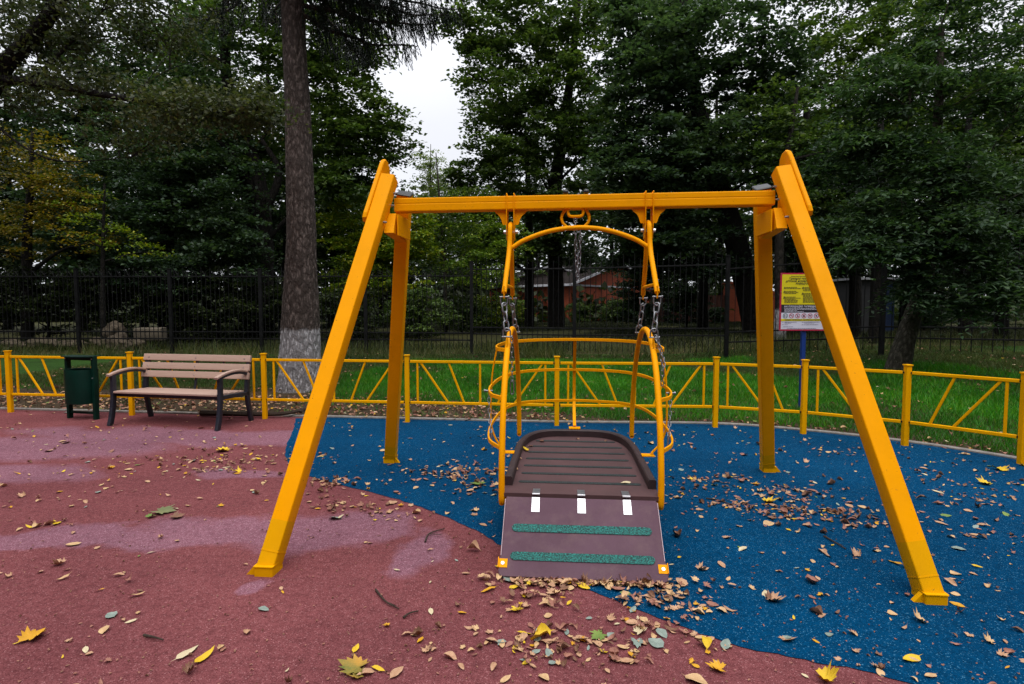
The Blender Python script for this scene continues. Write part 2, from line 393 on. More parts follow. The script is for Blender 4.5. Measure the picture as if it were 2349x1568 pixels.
def brick(name, c1, c2, mortar):
    m, t, b = new_mat(name)
    co = N(t, 'ShaderNodeTexCoord').outputs['UV']
    bt = N(t, 'ShaderNodeTexBrick'); t.links.new(co, bt.inputs['Vector'])
    bt.inputs['Color1'].default_value = (*c1, 1); bt.inputs['Color2'].default_value = (*c2, 1); bt.inputs['Mortar'].default_value = (*mortar, 1)
    bt.inputs['Scale'].default_value = 4.0; bt.inputs['Mortar Size'].default_value = 0.012
    t.links.new(bt.outputs[0], b.inputs['Base Color']); b.inputs['Roughness'].default_value = 0.85; return m
M_BRICK = brick('red_brick', (0.46, 0.09, 0.035), (0.35, 0.065, 0.026), (0.26, 0.11, 0.06))
M_ROOF = simple('brown_roofing', (0.026, 0.020, 0.019), 0.9, 0, 0.25, 3, spec=0.1)
M_FASCIA = simple('pale_metal_fascia', (0.62, 0.62, 0.68), 0.5)
M_CORR = simple('red_brown_sheet', (0.16, 0.06, 0.045), 0.6)
M_CABBLUE = simple('blue_cabin_panel', (0.012, 0.035, 0.10), 0.7)
M_CABGREY = simple('grey_cabin_panel', (0.045, 0.045, 0.048), 0.8)

def ground_mat(name, stops, s1=1.2, s2=22):
    m, t, b = new_mat(name)
    co = N(t, 'ShaderNodeTexCoord').outputs['Object']
    n1 = noise(t, s2, 8, 0.75, co)
    c = ramp(t, n1, stops)
    c = mixc(t, 1.0, c, ramp(t, noise(t, s1, 4, 0.6, co), [(0.3, (0.65, 0.65, 0.65)), (0.7, (1.25, 1.25, 1.25))]), 'MULTIPLY')
    t.links.new(c, b.inputs['Base Color']); b.inputs['Roughness'].default_value = 0.95; b.inputs['Specular IOR Level'].default_value = 0.15
    bump(t, b, n1, 0.8, 0.03); return m
M_SOIL = ground_mat('leafy_soil', [(0.30, (0.020, 0.014, 0.009)), (0.5, (0.055, 0.038, 0.022)), (0.66, (0.10, 0.062, 0.036)), (0.8, (0.17, 0.11, 0.07))])
M_PARK = ground_mat('park_floor', [(0.30, (0.018, 0.018, 0.008)), (0.5, (0.042, 0.045, 0.014)), (0.66, (0.075, 0.062, 0.024)), (0.8, (0.13, 0.09, 0.05))], 0.35, 9)
M_LAWN = ground_mat('lawn_soil', [(0.35, (0.014, 0.035, 0.005)), (0.7, (0.03, 0.09, 0.008))])

# ------------------------------------------------------------------ setting: ground, rubber, kerb, lawn
xs = np.concatenate([np.linspace(-120, -16, 20), np.linspace(-15, 16, 63), np.linspace(17, 120, 20)])
ys = np.concatenate([np.linspace(-40, 5, 10), np.linspace(6, 30, 49), np.linspace(32, 160, 24)])
def terrain(name, xs, ys, dz, mat, keep=None):
    vv = np.array([(x, y, gz(x, y) + dz) for y in ys for x in xs]); nx = len(xs)
    ff = np.array([(j * nx + i, j * nx + i + 1, (j + 1) * nx + i + 1, (j + 1) * nx + i) for j in range(len(ys) - 1) for i in range(nx - 1)
                   if keep is None or keep(xs[i], ys[j])])
    return npmesh(name, vv, ff, mat, smooth=True)
tag(terrain('ground', xs, ys, -0.03, M_PARK), kind='structure')

POSTS = [(-9.1, 8.33), (-7.198, 8.095), (-5.302, 7.863), (-3.338, 7.614), (-1.368, 7.379), (0.568, 7.159), (2.544, 7.053), (3.459, 6.684),
         (4.269, 6.107), (4.878, 5.367), (5.30, 4.50), (5.52, 3.55)]
kl = []
for i, p in enumerate(POSTS):
    a = Vector(POSTS[max(0, i - 1)]); b = Vector(POSTS[min(len(POSTS) - 1, i + 1)]); d = (b - a).normalized()
    kl.append((p[0] - d.y * 0.17, p[1] + d.x * 0.17, 0))
KERB = smooth_line([(-14, 8.95, 0), (-11, 8.7, 0)] + kl + [(5.75, 1.5, 0), (5.8, -5, 0)], 8)
def flat_poly(name, pts, z, mat):
    bm = bmesh.new(); vs = [bm.verts.new((p[0], p[1], z)) for p in pts]
    f = bm.faces.new(vs); bmesh.ops.triangulate(bm, faces=[f]); bmesh.ops.recalc_face_normals(bm, faces=bm.faces)
    for f in bm.faces:
        if f.normal.z < 0: f.normal_flip()
    me = bpy.data.meshes.new(name); bm.to_mesh(me); bm.free(); me.materials.append(mat)
    o = bpy.data.objects.new(name, me); COL.objects.link(o); return tag(o, kind='structure')
flat_poly('red_rubber_surface', KERB + [Vector((-14, -5, 0))], 0.0, M_RED)
bl = [G(*p) for p in [(672, 988), (657, 1022), (656, 1048), (678, 1080), (760, 1107), (900, 1142), (1000, 1177), (1100, 1222), (1150, 1253), (1270, 1318),
                      (1393, 1372), (1550, 1433), (1700, 1483), (1850, 1515), (2080, 1567)]]
bl = [KERB[0] * 0 + Vector((-2.93, 7.62, 0))] + bl + [Vector((2.1, 1.75, 0)), Vector((3.3, 1.1, 0)), Vector((5.7, 0.3, 0))]
bl = smooth_line(bl, 8)
kk = [p for p in KERB if p.x > -2.75 and p.y > 0.6]
blue_outline = bl + kk[::-1]
for i, p in enumerate(bl[1:-8]):     # slightly ragged seam
    q = bl[i + 1]; q.x += random.uniform(-.006, .006); q.y += random.uniform(-.008, .008)
flat_poly('blue_rubber_surface', blue_outline, 0.004, M_BLUE)
BLUEPTS = np.array([(p.x, p.y) for p in blue_outline])
def in_poly(x, y, poly):
    x = np.asarray(x); y = np.asarray(y); c = np.zeros(x.shape, bool); n = len(poly)
    for i in range(n):
        x1, y1 = poly[i]; x2, y2 = poly[i - 1]
        if y1 == y2: continue
        c ^= ((y1 > y) != (y2 > y)) & (x < (x2 - x1) * (y - y1) / (y2 - y1) + x1)
    return c
PLAYPTS = np.array([(p.x, p.y) for p in KERB] + [(-14, -5)])
k = MB(); k.sweep([p + Vector((0, 0, -0.02)) for p in KERB], rrect(0.075, 0.11, 0.012, 2), (0, 0, 1) if False else None)
mk = MB()
kp = []
for i, p in enumerate(KERB):
    d = (KERB[min(i + 1, len(KERB) - 1)] - KERB[max(i - 1, 0)]).normalized(); kp.append((p, Vector((-d.y, d.x, 0))))
vs = []; fs = []
for p, nrm in kp:
    for (o_, z_) in ((0.0, -0.1), (0.0, 0.016), (0.008, 0.024), (0.062, 0.024), (0.07, 0.016), (0.07, -0.1)):
        vs.append(p + nrm * o_ + Vector((0, 0, z_)))
for i in range(len(kp) - 1):
    for q in range(5): fs.append((i * 6 + q, i * 6 + q + 1, (i + 1) * 6 + q + 1, (i + 1) * 6 + q))
mk.add(vs, fs); tag(mk.build('kerb', M_KERB, smooth=0), kind='structure')
# soil strip along the kerb, then lawn
def strip(name, o0, o1, z, mat, n=8):
    vs = []; fs = []
    for p, nrm in kp:
        for q in range(n + 1):
            w = p + nrm * (o0 + (o1 - o0) * q / n); vs.append((w.x, w.y, gz(w.x, w.y) + z + 0.012 * mnoise.noise(Vector((w.x * 3, w.y * 3, 0)))))
    for i in range(len(kp) - 1):
        for q in range(n): fs.append((i * (n + 1) + q, i * (n + 1) + q + 1, (i + 1) * (n + 1) + q + 1, (i + 1) * (n + 1) + q))
    return tag(npmesh(name, np.array(vs), np.array(fs), mat, smooth=True), kind='structure')
strip('soil_strip', 0.06, 2.6, -0.004, M_SOIL)
lxs = np.linspace(-16, 17, 67); lys = np.linspace(3, 18, 51)
tag(terrain('lawn', lxs, lys, -0.012, M_LAWN, lambda x, y: not in_poly([x + .25], [y - .7], PLAYPTS)[0] and y < 17.6), kind='structure')

# grass (one mass)
def kerb_dist(px, py):
    kx = np.array([p.x for p in KERB]); ky = np.array([p.y for p in KERB])
    d = np.full(px.shape, 1e9)
    for i in range(0, len(kx), 2): d = np.minimum(d, np.hypot(px - kx[i], py - ky[i]))
    return d
def fnoise(x, y, s, seed=0):
    r = np.random.default_rng(seed); o = np.zeros(x.shape)
    for q in range(14):
        a = r.uniform(0, 2 * np.pi); f = s * r.uniform(.6, 2.2); o += np.sin((x * np.cos(a) + y * np.sin(a)) * f + r.uniform(0, 7))
    return o / 14 ** .5
def blades(name, px, py, h, w, mat, seed):
    r = np.random.default_rng(seed); n = len(px)
    a = r.uniform(0, 2 * np.pi, n); ln = r.normal(0, .45, (n, 2)) * h[:, None]
    z = np.array([gz(x, y) for x, y in zip(px, py)]) - 0.01
    v = np.zeros((n, 3, 3)); dx = np.cos(a) * w / 2; dy = np.sin(a) * w / 2
    v[:, 0] = np.stack([px - dx, py - dy, z], 1); v[:, 1] = np.stack([px + dx, py + dy, z], 1)
    v[:, 2] = np.stack([px + ln[:, 0], py + ln[:, 1], z + h], 1)
    return tag(npmesh(name, v.reshape(-1, 3), np.arange(3 * n).reshape(n, 3), mat), kind='stuff')
gx = rng.uniform(-11, 14, 420000); gy = rng.uniform(5.2, 17.3, 420000)
ok = ~in_poly(gx, gy, PLAYPTS) & (np.abs(gx) < gy * 0.98 + .5)
gx, gy = gx[ok], gy[ok]; kd = kerb_dist(gx, gy)
bare = 1.75 - 1.5 * np.clip((gx + 1.6) / 2.6, 0, 1)          # wider bare strip to the left
ok = (kd > bare * (0.9 + .35 * fnoise(gx, gy, 2.2, 3)) + .05) | (rng.uniform(size=len(gx)) < .06)
ok &= (kd > 0.09)
gx, gy, kd = gx[ok], gy[ok], kd[ok]
lush = np.exp(-((gx - 1.2) / 5.0) ** 2) * (gy < 16) + .35 * fnoise(gx, gy, 1.3, 8) - .5 * (gx < -3.4) - np.clip((gy - 11.5) / 6, 0, .5)
lu = lush > rng.uniform(0.02, .35, len(gx))
blades('grass', gx[lu], gy[lu], rng.uniform(.05, .12, lu.sum()), rng.uniform(.007, .014, lu.sum()), L_GRASS, 2)
thin = (~lu) & (rng.uniform(size=len(gx)) < .6)
blades('rough_grass', gx[thin], gy[thin], rng.uniform(.03, .09, thin.sum()), rng.uniform(.007, .013, thin.sum()), L_GRASS2, 3)
n = 90000; tx = rng.uniform(-18, 20, n); ty = rng.uniform(16.2, 19.5, n)
ok = rng.uniform(size=n) < (.15 + .5 * (fnoise(tx, ty, 1.2, 5) > .1)) * np.where((tx > -8) & (tx < 1.5), 1.0, .35)
blades('tall_grass', tx[ok], ty[ok], rng.uniform(.12, .5, ok.sum()), rng.uniform(.01, .02, ok.sum()), L_GRASS2, 4)
n = 160000; tx = rng.uniform(-20, 34, n); ty = rng.uniform(19, 46, n)
ok = (fnoise(tx, ty, .5, 6) > -.3)
blades('park_grass', tx[ok], ty[ok], rng.uniform(.06, .22, ok.sum()), rng.uniform(.025, .05, ok.sum()), L_PARKG, 6)

# ------------------------------------------------------------------ house, wall and cabin beyond the railing
def uvquad(mb_list): pass
def walls_uv(o):
    me = o.data; uv = me.uv_layers.new(name='UVMap')
    for p in me.polygons:
        nrm = p.normal; t = Vector((-nrm.y, nrm.x, 0))
        if t.length < .1: t = Vector((1, 0, 0))
        t.normalize()
        for li in p.loop_indices:
            c = me.vertices[me.loops[li].vertex_index].co; uv.data[li].uv = (c.dot(t), c.z)
HC = Vector((4.64, 46.0, 0.2)); dl = Vector((-.74, .67, 0)).normalized(); dr = Vector((.67, .74, 0)).normalized()
house = empty('brick_house', HC, 0, 'long low red brick house with dark roof seen through the black railing', 'house')
def hp(a, b, z): return dl * a + dr * b + Vector((0, 0, z))
LW, RW, EH = 9.0, 14.0, 3.15
PK = EH + 2.0
m = MB()
m.add([hp(0,0,-.4), hp(LW,0,-.4), hp(LW,0,EH), hp(0,0,EH)], [(0,1,2,3)])
m.add([hp(0,0,-.4), hp(0,RW,-.4), hp(0,RW,EH), hp(0,RW/2,PK), hp(0,0,EH)], [(0,1,2,3,4)])
m.add([hp(LW,0,-.4), hp(LW,RW,-.4), hp(LW,RW,EH), hp(LW,RW/2,PK), hp(LW,0,EH)], [(0,1,2,3,4)])
m.add([hp(0,RW,-.4), hp(LW,RW,-.4), hp(LW,RW,EH), hp(0,RW,EH)], [(0,1,2,3)])
walls_uv(m.build('wall', M_BRICK, house, 0))
m = MB()
for s0, s1 in ((-.5, RW / 2), (RW + .5, RW / 2)):
    za = EH - .14; q = [hp(-.5, s0, za), hp(LW + .5, s0, za), hp(LW + .5, s1, PK + .02), hp(-.5, s1, PK + .02)]
    m.add(q + [v + Vector((0, 0, .16)) for v in q], [(0,1,2,3), (4,5,6,7), (0,1,5,4), (1,2,6,5), (2,3,7,6), (3,0,4,7)])
m.build('roof', M_ROOF, house, 0)
m = MB()
m.sweep([hp(-.56, -.5, EH - .04), hp(-.56, RW / 2, PK + .1)], rrect(.2, .06, .01, 1), (0, 0, 1))
m.sweep([hp(-.56, RW / 2, PK + .1), hp(-.56, RW + .5, EH - .04)], rrect(.2, .06, .01, 1), (0, 0, 1))
m.sweep([hp(-.1, .4, EH - .02), hp(-.1, RW - .3, EH - .02)], rrect(.14, .06, .01, 1), (0, 0, 1))
m.sweep([hp(-.5, -.56, EH - .04), hp(LW + .5, -.56, EH - .04)], rrect(.18, .06, .01, 1), (0, 0, 1))
m.build('fascia', M_FASCIA, house, 0)
# taller wing behind with brown boarded gable
m = MB()
wx0, wx1, wy, wz0, wz1 = -6.2, 3.4, 5.5, EH + .2, 5.1
m.add([(wx0, wy, 0), (wx1, wy, 0), (wx1, wy, wz0), (-.8, wy, wz1), (wx0, wy, wz0)], [(0,1,2,3,4)])
m.build('wing_gable', M_ROOF, house, 0)
m = MB()
m.sweep([(wx0 - .4, wy - .1, wz0 - .12), (-.8, wy - .1, wz1 + .06)], rrect(.16, .08, .01, 1), (0, 0, 1))
m.sweep([(-.8, wy - .1, wz1 + .06), (wx1 + .4, wy - .1, wz0 - .12)], rrect(.16, .08, .01, 1), (0, 0, 1))
m.build('wing_fascia', M_FASCIA, house, 0)

p = P(1664, 738, 44); gw = empty('brick_garden_wall', (p.x, p.y, .25), .05, 'red brick garden wall with square pillar behind the leaning dark trunk', 'wall')
m = MB(); m.box((-.1, -.3, -.4), (.62, .3, 3.05)); m.box((-.18, -.38, 3.05), (.70, .38, 3.2)); walls_uv(m.build('pillar', M_BRICK, gw, 0))
m = MB(); m.box((.62, -.12, -.4), (5.2, .12, 2.5)); walls_uv(m.build('wall', M_BRICK, gw, 0))
m = MB()
for i in range(26): m.box((-.1 - .2 * (i + 1), -.1 + .03 * (i % 2), -.2), (-.1 - .2 * i, .0 + .03 * (i % 2), 2.2))
m.build('sheet_fence', M_CORR, gw, 0)

p = P(2035, 762, 27); cb = empty('blue_cabin', (p.x, p.y, .3), .1, 'small cabin with a blue side half hidden by trunks behind the railing', 'cabin')
m = MB(); m.box((-1.6, .02, -.2), (-.16, 1.8, 2.5)); m.build('wall', M_CABGREY, cb, 0)
m = MB(); m.box((-.16, 0, -.2), (.32, 1.9, 2.5)); m.build('blue_panel', M_CABBLUE, cb, 0)
m = MB(); m.box((-1.8, -.3, 2.5), (.9, 2.1, 2.6)); m.build('roof', M_FASCIA, cb, 0)

# ------------------------------------------------------------------ rocks and slab behind the railing, left
def rock(name, c, r, seed, label, mat=None, box=False):
    bm = bmesh.new(); bmesh.ops.create_icosphere(bm, subdivisions=4, radius=1.0)
    for v in bm.verts:
        n1 = mnoise.noise(v.co * 1.1 + Vector((seed * 7.1, 0, 0))); n2 = mnoise.noise(v.co * 3.0 + Vector((0, seed * 3.3, 0)))
        s_ = 1 + .38 * n1 + .12 * n2
        s_ += .10 * abs(mnoise.noise(v.co * 6.0 + Vector((seed, 0, 0)))); v.co = Vector((v.co.x * s_ * r[0], v.co.y * s_ * r[1], max(-.5, v.co.z * s_) * r[2]))
    me = bpy.data.meshes.new(name); bm.to_mesh(me); bm.free(); me.materials.append(mat or M_ROCK)
    me.polygons.foreach_set('use_smooth', [True] * len(me.polygons)); me.set_sharp_from_angle(angle=math.radians(22))
    o = bpy.data.objects.new(name, me); COL.objects.link(o); o.location = c
    return tag(o, label, 'rock', 'rocks dumped behind the black railing')
RY = 19.4
for i, (x, y, rx, rz, lb) in enumerate([(275, 792, .42, .32, 'large pinkish boulder at the foot of the heap behind the railing, above the bench'),
        (262, 768, .36, .30, 'yellowish angular boulder on top of the heap behind the railing'),
        (232, 792, .34, .22, 'grey broken stone low at the left of the boulder heap'),
        (310, 792, .30, .2, 'dark stone under the pale concrete slab behind the railing'),
        (165, 797, .5, .18, 'flat rubble stone behind the railing directly over the green bin'),
        (95, 797, .55, .2, 'low mossy stone behind the railing left of the green bin'),
        (30, 796, .5, .18, 'low flat stone behind the railing at the far left edge')]):
    p = P(x, y, RY + .2 * (i % 3)); rock('boulder', (p.x, p.y, gz(p.x, p.y) + rz * .5 + (.42 if i == 1 else 0)), (rx, rx * .8, rz * 1.15), i + 1, lb)
p = P(346, 766, 19.8)
m = MB(); m.sweep([(-.44, 0, 0), (.44, 0, .02)], rrect(.42, .5, .03, 2), (0, 0, 1)); sl_ = m.build('concrete_slab', M_CONC)
sl_.location = (p.x, p.y, p.z); sl_.rotation_euler = (.06, .02, .12)
tag(sl_, 'pale rectangular concrete slab lying on the rock heap behind the railing', 'slab')

# ------------------------------------------------------------------ black railing
BF = [(-22.0, 18.6), (-17.3, 18.4), (-13.95, 18.3), (-10.93, 18.25), (-8.0, 18.15), (-4.6, 17.9), (-1.25, 17.6), (1.86, 17.0), (6.0, 15.9), (9.5, 14.6), (12.3, 13.3), (15.0, 11.9), (17.6, 10.4)]
fence = empty('iron_railing', (0, 0, 0), 0, 'tall black iron railing with spear tops running behind the lawn', 'railing')
for i, (x, y) in enumerate(BF):
    g = gz(x, y); H_ = 2.75 if x < -1.3 else 2.95
    m = MB(); m.box((x - .05, y - .05, g - .05), (x + .05, y + .05, g + H_ - .1)); m.box((x - .06, y - .06, g + H_ - .1), (x + .06, y + .06, g + H_ - .07)); m.build('post', M_BLACKFE, fence, 0)
for i in range(len(BF) - 1):
    a, b = Vector((*BF[i], 0)), Vector((*BF[i + 1], 0)); d = b - a; L = d.length; u = d.normalized(); nrm = Vector((-u.y, u.x, 0))
    a2 = a + u * .05; b2 = b - u * .05; left = i < 6
    ga, gb = gz(a.x, a.y), gz(b.x, b.y)
    if left: rails = (2.42, .66, .44); z0, zt = .16, 2.66; spc = .14
    else: rails = (2.62, .84, .64) if i < 8 else (2.5, .74, .46); z0, zt = .16, 2.95 if i < 8 else 2.8; spc = .155 if i < 8 else .2
    m = MB()
    for z in rails: m.sweep([a2 + Vector((0, 0, ga + z)), b2 + Vector((0, 0, gb + z))], rrect(.04, .035, .004, 1), (0, 0, 1))
    nb = int(L / spc)
    for q in range(1, nb):
        t = q / nb; p = a + d * t; g = ga + (gb - ga) * t; hw = .0085
        top = zt + (0.0 if q % 2 else -.14)
        m.add([p + u * sx * hw + nrm * sy * hw + Vector((0, 0, g + z)) for z in (z0, top) for sx, sy in ((-1,-1),(1,-1),(1,1),(-1,1))] + [p + Vector((0, 0, g + top + .09))],
              [(0,1,5,4), (1,2,6,5), (2,3,7,6), (3,0,4,7), (4,5,8), (5,6,8), (6,7,8), (7,4,8)])
        if left:                                      # small bent spikes on the left run
            sgn = 1 if q % 2 else -1
            m.tube([p + Vector((0, 0, g + 2.42)), p + u * .04 * sgn + Vector((0, 0, g + 2.5)), p + u * .11 * sgn + Vector((0, 0, g + 2.6))], .009, 4)
    m.build('panel', M_BLACKFE, fence, 0)

# ------------------------------------------------------------------ trees
def leaf_cloud(centers, R, per, L, W, r, droop=.25, thick=.16, flat=.55, six=False):
    """leaf faces in flattened sprays round the given centres"""
    c = np.repeat(np.asarray(centers, float), per, 0); n = len(c)
    Rv = np.repeat(r.uniform(.6, 1.25, len(centers)) * R, per)
    ax = np.repeat(r.uniform(0, 2 * np.pi, len(centers)), per); el = np.repeat(r.uniform(.5, 1.0, len(centers)), per)
    q = np.clip(r.normal(0, .5, (n, 2)), -1.05, 1.05); x = q[:, 0] * Rv; y = q[:, 1] * Rv * el
    px = x * np.cos(ax) - y * np.sin(ax); py = x * np.sin(ax) + y * np.cos(ax)
    pz = r.normal(0, thick, n) * Rv - droop * (x * x + y * y) / Rv
    p = c + np.stack([px, py, pz], 1)
    nr = r.normal(0, flat, (n, 3)); nr[:, 2] += 1.0; nr /= np.linalg.norm(nr, axis=1)[:, None]
    d = r.normal(0, 1, (n, 3)); d[:, :2] += .8 * np.stack([px, py], 1) / Rv[:, None]; d -= nr * (d * nr).sum(1)[:, None]; d /= np.linalg.norm(d, axis=1)[:, None]
    s = np.cross(nr, d); l = (L * r.uniform(.6, 1.25, n))[:, None]; w = (W * r.uniform(.6, 1.2, n))[:, None]
    if six:
        v = np.stack([p, p + d * l * .35 + s * w * .5 + nr * w * .12, p + d * l * .7 + s * w * .36, p + d * l - nr * l * .12, p + d * l * .7 - s * w * .36, p + d * l * .35 - s * w * .5 + nr * w * .12], 1)
        k_ = 6
    else:
        v = np.stack([p, p + d * l * .45 + s * w * .5 + nr * w * .15, p + d * l, p + d * l * .45 - s * w * .5 + nr * w * .15], 1); k_ = 4
    return v.reshape(-1, 3), np.arange(n * k_).reshape(n, k_)
def blob_centers(blobs, r):
    cs = []
    for (c, rad, n) in blobs:
        d = r.normal(0, 1, (n, 3)); d /= np.linalg.norm(d, axis=1)[:, None]
        cs.append(np.array(c) + d * (r.uniform(0, 1, n) ** .45)[:, None] * np.array(rad))
    return np.concatenate(cs)
def B(x, y, Y, rx, ry, rd, n):
    return (tuple(P(x, y, Y)), (rx * Y / FPX, rd, ry * Y / FPX), n)
def trunk_mesh(path, r, seed, limbs=(), segs=14, knob=.08):
    m = MB(); rr = random.Random(seed)
    pts = smooth_line([p[:3] for p in path], 7); rad = []
    for i in range(len(pts)):
        t = i / 7; k_ = min(int(t), len(path) - 2); f = t - k_; rad.append(path[k_][3] * (1 - f) + path[k_ + 1][3] * f)
    n = len(pts); vs = []; fs = []
    for i, p in enumerate(pts):
        for j in range(segs):
            a = 2 * math.pi * j / segs
            rr_ = rad[i] * (1 + knob * mnoise.noise(Vector((math.cos(a) * 1.4, math.sin(a) * 1.4, p.z * .8 + seed * 5))) + .5 * knob * mnoise.noise(Vector((math.cos(a) * 4, math.sin(a) * 4, p.z * 3 + seed))))
            vs.append((p.x + rr_ * math.cos(a), p.y + rr_ * math.sin(a), p.z))
    for i in range(n - 1):
        for j in range(segs):
            q = (j + 1) % segs; fs.append((i * segs + j, i * segs + q, (i + 1) * segs + q, (i + 1) * segs + j))
    m.add(vs, fs)
    for (lp, r0, r1) in limbs:
        q = smooth_line(lp, 5); n_ = len(q)
        m.sweep(q, circ(1, 7), None, 0, False, [r0 + (r1 - r0) * i / (n_ - 1) for i in range(n_)])
    return m
def tree(name, label, path, barkm, leafm, blobs, L=.15, W=.12, R=.7, per=80, nl=14, group=None, seed=1, extra=(), cat='tree', droop=.22, six=False, thick=.09, flat=.42, r0=None):
    r = np.random.default_rng(seed); rr = random.Random(seed)
    base = Vector(path[0][:3]); base.z = gz(base.x, base.y)
    t = empty(name, base, 0, label, cat, group)
    loc = [(p[0] - base.x, p[1] - base.y, p[2] - base.z, p[3]) for p in path]
    cs = blob_centers(blobs, r) - np.array(base)
    limbs = []; sk = []
    tp = smooth_line([p[:3] for p in loc], 6)
    for i, q in enumerate(tp):
        k_ = min(i // 6, len(loc) - 2); f = i / 6 - k_; sk.append((q, loc[k_][3] * (1 - f) + loc[k_ + 1][3] * f))
    zlow = min(c[2] for c in cs); sk = [s_ for s_ in sk if s_[0].z > min(zlow - .4, 2.2)] or sk[-3:]
    for (lp, a_, b_) in extra:
        q = smooth_line([Vector(p) - base for p in lp], 6); sk += [(v_, a_ + (b_ - a_) * i / len(q)) for i, v_ in enumerate(q)]
    for q in rr.sample(range(len(cs)), min(nl, len(cs))):
        c = Vector(cs[q])
        s_, ra = min(sk, key=lambda t_: (t_[0] - c).length + 1.2 * max(0, t_[0].z - c.z + .25 * (t_[0] - c).length))
        ln = (c - s_).length; mid = s_.lerp(c, .5) + Vector((rr.gauss(0, .08 * ln), rr.gauss(0, .08 * ln), rr.uniform(.0, .14) * ln))
        rb = r0 or min(ra * .55, .012 + .022 * ln); limbs.append(([s_, mid, c], rb, rb * .22)); 
        if ln > 1.5: sk += [(mid, rb * .6)]
    for (lp, a_, b_) in extra: limbs.append(([Vector(p) - base for p in lp], a_, b_))
    trunk_mesh(loc, None, seed, limbs).build('trunk', barkm, t, 60)
    v, f = leaf_cloud(cs, R, per, L, W, r, droop, thick, flat, six)
    npmesh('crown', v, f, leafm, parent=t)
    return t
def V_(x, y, Y, r): p = P(x, y, Y); return (p.x, p.y, p.z, r)
def base_(x, Y, r): X = (x - PCX) / FPX * Y; return (X, Y, gz(X, Y) - .1, r)

# tall spruce with limewashed foot
SP = (-3.873, 10.36)
spr = empty('spruce_tree', (SP[0], SP[1], 0), 0, 'tall straight spruce trunk with whitewashed foot behind the yellow fence', 'tree')
path = [(0, 0, -.1, .47), (0.0, 0, .12, .405), (0.01, 0, .5, .372), (0.03, 0, 1.2, .335), (.05, 0, 2.1, .285), (.06, .02, 3.4, .245), (.04, .03, 5, .215), (.0, .02, 6.8, .195), (.0, 0, 9.5, .165), (0, 0, 14, .1), (0, 0, 19, .02)]
limbs = []; ndl_v = []; ndl_f = []; nvv = 0
rs = random.Random(3)
def spruce_branch(a, ln, z0, dip, up, dens=1.0):
    global nvv
    d = Vector((math.cos(a), math.sin(a), 0)); pts = []
    for i in range(9):
        t = i / 8; pts.append(d * ln * t + Vector((rs.gauss(0, .05), rs.gauss(0, .05), z0 - dip * t + up * t ** 3)))
    limbs.append((pts, .045, .008))
    side = Vector((-d.y, d.x, 0))
    for i in range(int(78 * ln * dens)):
        t = rs.uniform(.12, 1.0); p = pts[0].lerp(pts[-1], t); k_ = min(7, int(t * 8)); p = pts[k_].lerp(pts[k_ + 1], t * 8 - k_)
        sg = rs.choice((-1, 1)); w = rs.uniform(0, .45) * (1.1 - t * .6)
        p0 = p + side * sg * w + Vector((0, 0, -.25 * w))
        h = rs.uniform(.12, .55) * (1.05 - .5 * t); drift = Vector((rs.gauss(0, .07), rs.gauss(0, .07), 0)) + d * .08
        tw = [p0, p0 + drift * .5 + Vector((0, 0, -h * .5)), p0 + drift + Vector((0, 0, -h))]
        if rs.random() < .5: limbs.append(([p, (p + p0) * .5, p0], .008, .004))
        nn = int(h * 130)
        for q in range(nn):
            f = q / nn; c = tw[0].lerp(tw[1], f * 2) if f < .5 else tw[1].lerp(tw[2], f * 2 - 1)
            an = rs.uniform(0, 6.283); nd = Vector((math.cos(an) * .021, math.sin(an) * .028, -.026)); pr = Vector((-math.sin(an), math.cos(an), 0)) * .0075
            ndl_v.extend([c - pr, c + pr, c + nd]); ndl_f.append((nvv, nvv + 1, nvv + 2)); nvv += 3
for (a, ln, z0, dip, up, dn) in [(.02, 2.6, 6.9, .7, .3, 1.3), (.18, 3.0, 7.5, .8, .3, 1.2), (.05, 3.2, 7.9, .9, .3, 1.2), (-.16, 3.2, 7.2, .7, .4, 1.1), (.10, 2.7, 7.2, .75, .35, 1.2), (-.25, 2.9, 7.6, 1.0, .7, 1.1), (.3, 2.2, 6.7, .75, .45, 1.0), (-.1, 3.1, 8.2, .8, .25, 1.1), (-.5, 2.4, 7.6, .7, .3, 1), (-.9, 2.0, 7.5, .6, .3, 1.0), (.6, 2.6, 7.9, .9, .4, 1),
        (math.pi, 2.5, 7.9, .8, .3, 1.1), (2.7, 2.6, 7.4, .7, .4, 1.0), (3.6, 2.3, 7.7, .9, .3, 1.0), (4.3, 2.0, 7.8, .8, .3, 1), (1.3, 2.4, 7.4, .8, .3, .8), (2.1, 2.4, 8, .8, .3, .8)]:
    spruce_branch(a, ln, z0, dip, up, dn)
for i in range(22):
    z = 8.4 + i * .45; spruce_branch(rs.uniform(0, 6.28), 3.0 * (1 - (z - 8) / 12), z, .7, .3, .55)
trunk_mesh(path, None, 4, limbs, 26, .10).build('trunk', B_SPRUCE, spr, 60)
npmesh('needles', np.array([tuple(v) for v in ndl_v]), np.array(ndl_f), L_NEEDLE, parent=spr)

GR = 'trees growing beyond the black railing'
